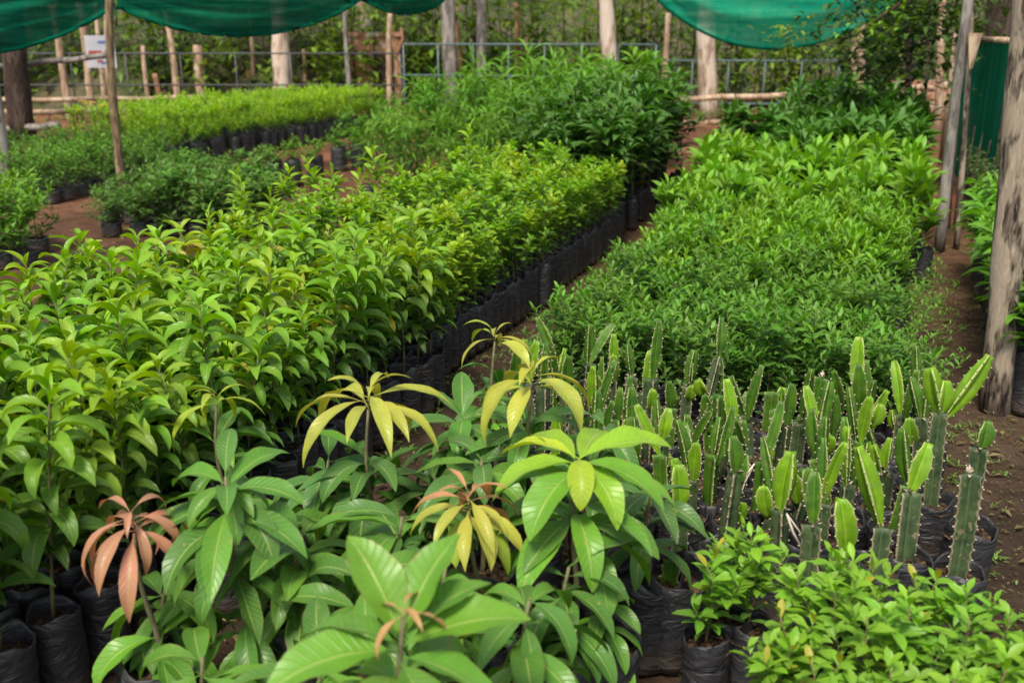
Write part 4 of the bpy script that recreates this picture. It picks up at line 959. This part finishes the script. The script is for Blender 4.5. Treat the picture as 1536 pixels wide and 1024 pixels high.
T('support_post', 1431, 372, 1455, 30, 7, M['bark_near'], 'thin brown post right against the grey leaning one', 'post', H=2.5)
T('support_post', 182, 298, 170, 5, 11, M['bark_brown'], 'slim knobbly pole holding up the left shade net', 'post', H=2.35, crook=.015)
T('support_post', 10, 285, -4, 150, 17, M['bark_grey'], 'grey post at the very left edge', 'post', H=2.3)
poles = [(110, 185, 84, 55, 9, 'bark_tan', 'tan leaning pole under the left swag', 2.3), (142, 175, 122, 45, 9, 'bark_tan', 'brown leaning pole left of the white sign', 2.4), (155, 170, 148, 30, 6, 'bark_tan', 'thin pole in front of the white sign', 2.5),
         (167, 185, 158, 30, 7, 'bark_tan', 'thin pole touching the slim knobbly pole', 2.3), (222, 170, 217, 74, 6, 'bark_tan', 'straight thin stake right of the slim knobbly pole', 1.5), (239, 172, 234, 118, 7, 'bark_orange', 'short red brown stake', .9),
         (270, 165, 250, 35, 9, 'bark_tan', 'leaning pole left of the short thick stump', 2.4), (308, 165, 297, 72, 14, 'bark_tan', 'short thick flat topped stump post', 1.5), (381, 160, 374, 40, 6, 'bark_tan', 'thin straight pole left of the pale patchy trunk', 2.4),
         (376, 160, 374, 113, 9, 'bark_orange', 'short stub at the foot of a thin straight pole', .9), (458, 160, 454, 82, 6, 'bark_tan', 'thin stake right of the pale patchy trunk', 1.4), (526, 165, 519, 3, 7, 'bark_grey', 'pale grey straight pole left of the brick hut trunk', 2.5),
         (584, 175, 587, 18, 8, 'bark_tan', 'yellowish pole right of the brick hut', 2.3), (692, 160, 683, 0, 8, 'bark_orange', 'orange pole against the greyish trunk', 2.4), (776, 160, 773, 0, 8, 'bark_orange', 'orange pole above the middle of the far clump', 2.5),
         (793, 160, 791, 54, 12, 'bark_tan', 'short flat topped post above the far clump', 1.7), (996, 170, 1000, 30, 8, 'bark_tan', 'thin pole between two pale trunks at the pipe fence', 2.2), (1356, 215, 1362, 60, 10, 'bark_dark', 'dark post at the far end of right bed', 2.3),
         (1378, 245, 1392, 30, 4, 'bark_dark', 'very thin dark stake by the far right path', 2.4), (1403, 200, 1416, 0, 10, 'bark_tan', 'brown pole beyond the grey leaning post', 2.5)]
for (a, b_, c_, d_, w, m_, lab, H) in poles:
    T('wooden_pole', a, b_, c_, d_, w, M[m_], lab, 'pole', H=H, crook=.012, group=GP)
b = MB(); b.tube([(0, 0, 0), (-.03, 0, .8), (-.13, 0, 1.25), (.06, 0, 1.65), (.02, 0, 1.9)], [.06, .055, .05, .04, .03], 8)
p = at(604, 165, 0); tag(obj('crooked_pole', b.mesh('crooked_pole', M['bark_orange']), None, p), 'crooked orange forked pole beside the yellowish pole', 'pole')

# pipe fence
def pipe_fence(x0, y0, x1, y1, z0, z1, npost, lab, mat, r=.017):
    root = empty('pipe_fence', (x0, y0, 0)); dx, dy = x1 - x0, y1 - y0
    for zz in (z0, z1):
        b = MB(); b.tube([(0, 0, zz), (dx, dy, zz)], r, 6); obj('rail', b.mesh('rail', mat), root)
    for i in range(npost):
        t = i / (npost - 1); b = MB(); b.tube([(dx * t, dy * t, -.05), (dx * t, dy * t, z1 - .001)], r * .9, 6)
        obj('post', b.mesh('post', mat), root)
    tag(root, lab, 'fence'); return root
a = atY(605, 75, 19.5); c_ = atY(985, 56, 18.5)
pipe_fence(a.x, a.y, c_.x, c_.y, 1.0, a.z + .1, 8, 'blue grey pipe fence behind the far clump', M['metal'])
a = atY(985, 95, 22.5); c_ = atY(1260, 82, 22.0)
pipe_fence(a.x, a.y, c_.x, c_.y, .3, 1.2, 6, 'grey pipe fence under the teal net', M['metal'], .02)
a = atY(-60, 85, 21); c_ = atY(600, 78, 21)
pipe_fence(a.x, a.y, c_.x, c_.y, .75, 1.37, 9, 'dark thin wire fence across the far left', M['wire'], .017)
# wooden rails
def rail(name, pa, pb, Y, r, mat, lab):
    a = atY(pa[0], pa[1], Y); c_ = atY(pb[0], pb[1], Y); b = MB()
    n = 8; b.tube([a.lerp(c_, i / n) + Vector((0, 0, .015 * math.sin(i * 1.9))) for i in range(n + 1)], r, 8, lump=.12)
    tag(obj(name, b.mesh(name, mat)), lab, 'rail', 'wooden rails along the far fence')
rail('wooden_rail', (935, 153), (1225, 141), 20.6, .06, M['bark_tan'], 'tan wooden rail in front of the whitish thick trunk')
rail('wooden_rail', (950, 186), (1085, 184), 20.6, .055, M['bark_tan'], 'low wooden rail just above the red soil patch')
rail('wooden_rail', (-20, 103), (160, 84), 18, .05, M['bark_grey'], 'high grey rail behind the thick dark trunk')
rail('wooden_rail', (-20, 151), (300, 147), 19, .045, M['bark_tan'], 'tan rail low behind the slim knobbly pole')
rail('wooden_rail', (-20, 170), (240, 165), 18.6, .05, M['bark_tan'], 'lowest tan rail behind the far left bed')
rail('wooden_rail', (-20, 196), (90, 188), 17.5, .06, M['bark_grey'], 'thick rail on the ground by the thick dark trunk')
rail('wooden_rail', (1335, 133), (1425, 131), 20, .06, M['bark_tan'], 'short tan rail at the end of the right path')

# sign
p = atY(151, 78, 19.3); r_ = empty('sign_board', (p.x, p.y, p.z))
b = MB(); b.box((0, 0, 0), (.55, .02, .58)); obj('board', b.mesh('board', M['white'], False), r_)
b = MB(); b.box((-.10, -.013, -.04), (.24, .006, .12)); b.box((.14, -.013, -.02), (.12, .006, .09)); b.box((-.02, -.013, -.17), (.10, .006, .05)); obj('red_marks', b.mesh('red_marks', M['red'], False), r_)
b = MB(); b.box((.08, -.013, .17), (.22, .006, .05)); b.box((.10, -.013, -.2), (.2, .006, .04)); obj('blue_marks', b.mesh('blue_marks', M['blue'], False), r_)
b = MB(); b.tube([(.0, .04, -p.z), (.0, .04, .25)], .03, 8); obj('post', b.mesh('post', M['bark_tan']), r_)
tag(r_, 'small white sign with red marks on a pole at far left', 'sign')
# brick hut
p = atY(560, 100, 25.2); r_ = empty('brick_hut', (p.x, 25.2, 0))
b = MB(); b.box((0, .8, .85), (1.3, 1.6, 1.7)); obj('wall', b.mesh('wall', M['brick'], False), r_)
b = MB(); b.box((0, .8, 1.75), (1.4, 1.7, .1)); obj('roof', b.mesh('roof', M['brick'], False), r_)
b = MB(); b.box((.25, -.012, .7), (.5, .03, 1.2)); obj('door', b.mesh('door', M['bark_dark'], False), r_)
tag(r_, 'small brick hut half hidden by trunks beyond the fence', 'hut')
p = atY(1385, 170, 22.6); b = MB(); b.box((0, 0, .5), (1.4, .3, 1.0)); b.box((0, 0, 1.03), (1.5, .4, .08))
tag(obj('low_brick_wall', b.mesh('low_brick_wall', M['brick'], False), None, (p.x, 22.6, -.3)), 'low pinkish brick wall at the end of the right path', 'wall')

# ------------------------------------------------------------------ shade nets
def net(name, A, B_, sag, topz, mat, label, bulge=.25, n=40, m=14, folds=5):
    A, B_ = Vector(A), Vector(B_); b = MB(); verts = []; faces = []
    dirv = (B_ - A); nrm = Vector((dirv.y, -dirv.x, 0)).normalized()
    for i in range(n + 1):
        t = i / n; low = A.lerp(B_, t); s_ = 1 - (2 * t - 1) ** 2
        zb = low.z - sag * s_ ** .85; zt = topz
        for j in range(m + 1):
            q = j / m
            z = zb + (zt - zb) * q
            bl = bulge * s_ * math.sin(math.pi * min(1, q * 1.1 + .05)) + .05 * math.sin(q * folds * 6.28 + 3 * t + 1.5 * math.sin(t * 5)) * (.4 + s_) + .02 * math.sin(q * folds * 15 + 9 * t) + .015 * math.sin(t * 60 + 8 * q) * (1 - s_ * .6) + (.06 * s_ * (1 - q) ** 4)
            v = low + nrm * bl; verts.append((v.x, v.y, z))
    # roll the lower hem
    for i in range(n):
        for j in range(m):
            a = i * (m + 1) + j; faces.append((a, a + 1, a + m + 2, a + m + 1))
    b.add(verts, faces, [(0, 0)] * len(verts), (.1, .3, .2))
    hem = [Vector(verts[i * (m + 1)]) for i in range(n + 1)]
    b.tube(hem, .022, 6, mi=1)
    o = obj(name, b.mesh(name, [mat, M['net_dark']])); tag(o, label, 'shade net', 'green shade nets hanging over the beds')
    return o
pole = atY(172, 8, 12.1)
def W(px, py, Y): return tuple(atY(px, py, Y))
net('shade_net', W(-260, 40, 11.2), W(172, 6, 12.05), .42, 2.6, M['net_dark'], 'dark green shade net swag hanging at the top left corner')
net('shade_net', W(176, 8, 12.05), W(548, -10, 13.5), .42, 2.8, M['net_dark'], 'dark green shade net swag between the slim pole and grey pole')
net('shade_net', W(528, -12, 13.5), W(672, -12, 14.3), .28, 2.8, M['net_dark'], 'short dark green net swag at top centre')
net('shade_net', W(968, -25, 15.5), W(1372, -30, 15.0), .93, 2.9, M['net_backlit'], 'backlit teal green net sagging in a deep curve at top right', bulge=.35, folds=3)

for (px, py, Y, lab) in ((172, 12, 12.0, 'dark knot tying the two left shade nets to the slim pole'), (527, 2, 13.4, 'dark knot tying the middle shade nets to the grey pole')):
    p = atY(px, py, Y); b = MB()
    b.tube([p + Vector((.09 * math.cos(a), .09 * math.sin(a) , .012 * math.sin(a * 3))) for a in [k * .7 for k in range(10)]], .012, 5)
    b.tube([p + Vector((.03, -.09, 0)), p + Vector((.05, -.1, -.1)), p + Vector((.04, -.1, -.2))], .009, 5)
    tag(obj('net_tie', b.mesh('net_tie', M['net_dark'])), lab, 'tie')
# net wall at right
def wall_net(p0, p1, z0, z1, name, label):
    b = MB(); n = 46; verts = []; faces = []
    for i in range(n + 1):
        t = i / n; x = p0[0] + (p1[0] - p0[0]) * t; y = p0[1] + (p1[1] - p0[1]) * t
        for j in range(7):
            q = j / 6; w = .025 * math.sin(i * 1.3) + .02 * math.sin(i * .51 + q)
            verts.append((x + w * .3, y + w, z0 + (z1 - z0) * q - (.02 * math.sin(i * .7) if j == 6 else 0)))
    for i in range(n):
        for j in range(6):
            a = i * 7 + j; faces.append((a, a + 1, a + 8, a + 7))
    b.add(verts, faces, [(0, 0)] * len(verts), (.1, .3, .2))
    root = empty(name, (0, 0, 0)); obj('net_sheet', b.mesh('net_sheet', M['net_wall']), root)
    b = MB(); b.tube([(p0[0], p0[1], z1), (p1[0], p1[1], z1 + .02)], .03, 8, lump=.1); obj('top_rail', b.mesh('top_rail', M['bark_tan']), root)
    b = MB(); b.tube([(p1[0], p1[1] + .03, 0), (p1[0], p1[1] + .03, z1 + .1)], .04, 8, lump=.1); obj('post', b.mesh('post', M['bark_tan']), root)
    tag(root, label, 'net fence')
wall_net((4.72, 9.7), (6.9, 9.3), .05, 1.66, 'net_wall', 'green net wall with wooden top rail at the right edge')
wall_net((4.76, 9.9), (5.95, 13.9), .05, 1.66, 'net_wall', 'darker green net wall side running back along the far right path')
# dry sticks leaning on the wall
for i in range(7):
    a = atY(1425 + 8 * i, 330 - 6 * i, 9.0); c_ = atY(1438 + 12 * i, 170 + 10 * i, 9.2); b = MB(); b.tube([(a.x, a.y, 0.02), tuple(c_)], [.008, .005], 5)
    tag(obj('dry_stick', b.mesh('dry_stick', M['bark_dark'])), 'thin dry stick leaning against the green net wall', 'stick', 'dry sticks leaning against the net wall')
# cloth scrap
b = MB(); p = atY(1462, 50, 8.05)
verts = []; faces = []
for i in range(5):
    for j in range(7):
        verts.append((-.05 + .03 * i - .006 * j * (i - 2) * .6, .02 * math.sin(i * 2.1), -.045 * j * (1 + .12 * math.sin(i * 3))))
for i in range(4):
    for j in range(6):
        a = i * 7 + j; faces.append((a, a + 1, a + 8, a + 7))
b.add(verts, faces, [(0, 0)] * len(verts), (.3, .2, .15)); tag(obj('cloth_scrap', b.mesh('cloth_scrap', M['bark_tan']), None, p), 'dry brown scrap hanging from the grey leaning post', 'scrap')

# ------------------------------------------------------------------ hanging branches at top right, light tipped shrub
def leafy_branch(name, pts_px, Y, label, cat, colr, ll=.11, n=26, sp_=.12):
    pts = [atY(a, b_, Y) for a, b_ in pts_px]; st = MB(); st.tube(pts, [.012] * len(pts), 5)
    lf = MB()
    for k in range(len(pts) - 1):
        for i in range(n):
            q = pts[k].lerp(pts[k + 1], rng.random()) + Vector((rng.gauss(0, sp_), rng.gauss(0, .25), rng.gauss(0, sp_ * .8)))
            lf.leaf(tuple(q), rng.random() * 6.28, rng.uniform(-.3, .6), ll * rng.uniform(.7, 1.2), ll * .35, .8, jit(colr, .3), ns=3, nc=2)
    root = empty(name, pts[0])
    for nm, me in (('stem', st.mesh('stem', M['bark_dark'])), ('foliage', lf.mesh('foliage', M['small']))):
        o = obj(nm, me, root); o.location = -pts[0]
    tag(root, label, cat)
leafy_branch('leafy_branch', [(1440, -80), (1380, -20), (1310, 40), (1262, 60)], 11, 'dark feathery branch drooping in front of the teal net', 'branch', (.022, .068, .008), ll=.16, n=300, sp_=.34)
leafy_branch('leafy_branch', [(1450, -40), (1420, 50), (1350, 80), (1290, 120)], 11.5, 'lower dark branch spreading over the end of the right bed', 'branch', (.020, .06, .008), ll=.16, n=300, sp_=.32)
leafy_branch('leafy_branch', [(1350, 5), (1310, 35), (1275, 58)], 10.6, 'light green branch tip against the teal net', 'branch', (.16, .30, .015), n=40)
leafy_branch('tall_shrub', [(1190, 240), (1188, 130), (1180, 60), (1182, 40)], 14.5, 'tall sparse shrub with light leaf tips in front of the teal net', 'shrub', (.20, .30, .03), ll=.15, n=34)
leafy_branch('leafy_branch', [(560, -20), (790, 0), (880, 10)], 24, 'light green leafy branch high behind the pipe fence', 'branch', (.16, .26, .04), ll=.2, n=60)

# ------------------------------------------------------------------ undergrowth behind fence (stuff)
def undergrowth(name, x0, x1, y0, y1, n, h0, h1, c0, c1, mesh_n, ll):
    b = MB()
    for k in range(n):
        cx_ = rng.uniform(x0, x1); cy_ = rng.uniform(y0, y1); h = rng.uniform(h0, h1); r = rng.uniform(.35, .9)
        tone = rng.random(); cc = lerp(c0, c1, tone)
        for j in range(mesh_n):
            a = rng.random() * 6.28; q = abs(rng.gauss(0, .5)) * r; z = rng.random() ** .8 * h
            b.leaf((cx_ + q * math.cos(a), cy_ + q * math.sin(a), z), rng.random() * 6.28, rng.uniform(-.4, .9), ll * rng.uniform(.6, 1.3), ll * .38, rng.uniform(.2, 1.2), jit(lerp(cc, c1, .35 * z / h), .3), ns=2, nc=2)
        for j in range(1):
            a = rng.random() * 6.28; q = rng.random() * r
            b.tube([(cx_, cy_, 0), (cx_ + q * math.cos(a), cy_ + q * math.sin(a), h * .9)], [.02, .008], 4, mi=1)
    o = obj(name, b.mesh(name, [M['small'], M['bark_dark']])); o['kind'] = 'stuff'
undergrowth('undergrowth', -15, 15, 24.8, 28, 300, .8, 4.4, (.008, .026, .005), (.18, .28, .028), 66, .35)
undergrowth('fence_weeds', -13, 10, 20.6, 22.6, 60, .2, .55, (.06, .10, .02), (.18, .27, .04), 45, .12)

# ------------------------------------------------------------------ litter, weeds on paths (stuff)
def litter():
    b = MB()
    def put(x, y, k):
        l = rng.uniform(.008, .028) if k < .95 else rng.uniform(.04, .07)
        cc = rng.choice([(.14, .08, .045), (.17, .10, .055), (.24, .16, .09), (.30, .21, .13), (.10, .06, .04), (.16, .10, .05), (.07, .04, .025)])
        b.leaf((x, y, rng.uniform(.002, .012)), rng.random() * 6.28, rng.uniform(-.05, .35), l, l * rng.uniform(.2, .5), rng.uniform(.1, .9), jit(cc, .25), ns=2, nc=2, fold=rng.uniform(0, .5), shape=1)
    for _ in range(3000):     # right path
        s = rng.gauss(.62, .16); t = rng.uniform(2.6, 11); x, y = bed(s, t); put(x, y, rng.random())
    for _ in range(1500):     # middle path
        s = rng.uniform(-2.0, -1.45); t = rng.uniform(2.3, 10); x, y = bed(s, t); put(x, y, rng.random())
    for _ in range(1800):     # among the mangoes
        put(rng.uniform(-1.1, .9), rng.uniform(1.6, 3.4), rng.random())
    for _ in range(700):
        x, y = rng.uniform(-6, -2), rng.uniform(8, 13); put(x, y, .95)
    o = obj('leaf_litter', b.mesh('leaf_litter', M['small'])); o['kind'] = 'stuff'
litter()
def weeds():
    b = MB()
    for _ in range(650):
        if rng.random() < .55: x, y = bed(rng.choice([rng.gauss(.48, .06), rng.gauss(.85, .08)]), rng.uniform(2.6, 9))
        elif rng.random() < .5: x, y = bed(rng.gauss(-1.85, .1), rng.uniform(2.6, 9))
        else: x, y = rng.uniform(-1.0, .9), rng.uniform(1.9, 3.3)
        for j in range(rng.randint(3, 8)):
            b.leaf((x + rng.gauss(0, .015), y + rng.gauss(0, .015), 0), rng.random() * 6.28, rng.uniform(.2, 1.3), rng.uniform(.02, .055), rng.uniform(.003, .012), rng.uniform(.2, 1.2), jit((.13, .24, .04), .3), ns=3, nc=2)
    o = obj('ground_weeds', b.mesh('ground_weeds', M['small'])); o['kind'] = 'stuff'
weeds()

# ------------------------------------------------------------------ light
w = bpy.data.worlds.new('World'); scn.world = w; w.use_nodes = True
nt = w.node_tree; nt.nodes.clear()
sky = nt.nodes.new('ShaderNodeTexSky'); sky.sky_type = 'NISHITA'; sky.sun_disc = False
SE, SR = R(58), R(200)
sky.sun_elevation = SE; sky.sun_rotation = SR; sky.air_density = 1.0; sky.dust_density = 2.0
hs = nt.nodes.new('ShaderNodeHueSaturation'); hs.inputs['Saturation'].default_value = .45; hs.inputs['Value'].default_value = 1.42
bg = nt.nodes.new('ShaderNodeBackground'); bg.inputs[1].default_value = 0.15
wo = nt.nodes.new('ShaderNodeOutputWorld')
nt.links.new(sky.outputs[0], hs.inputs['Color']); nt.links.new(hs.outputs[0], bg.inputs[0]); nt.links.new(bg.outputs[0], wo.inputs[0])
sd = bpy.data.lights.new('sun', 'SUN'); sd.energy = 4.9; sd.angle = R(14); sd.color = (1.0, .92, .78)
so = bpy.data.objects.new('sun', sd); col.objects.link(so)
dirv = Vector((math.sin(SR) * math.cos(SE), math.cos(SR) * math.cos(SE), math.sin(SE)))
so.rotation_euler = dirv.to_track_quat('Z', 'Y').to_euler()

scn.view_settings.view_transform = 'Standard'; scn.view_settings.look = 'None'; scn.view_settings.exposure = 0; scn.view_settings.gamma = 1
scn.render.engine = 'CYCLES'
scn.cycles.max_bounces = 7; scn.cycles.diffuse_bounces = 4; scn.cycles.glossy_bounces = 2; scn.cycles.transmission_bounces = 4; scn.cycles.transparent_max_bounces = 8
scn.cycles.use_denoising = True
scn.cycles.sample_clamp_indirect = 6
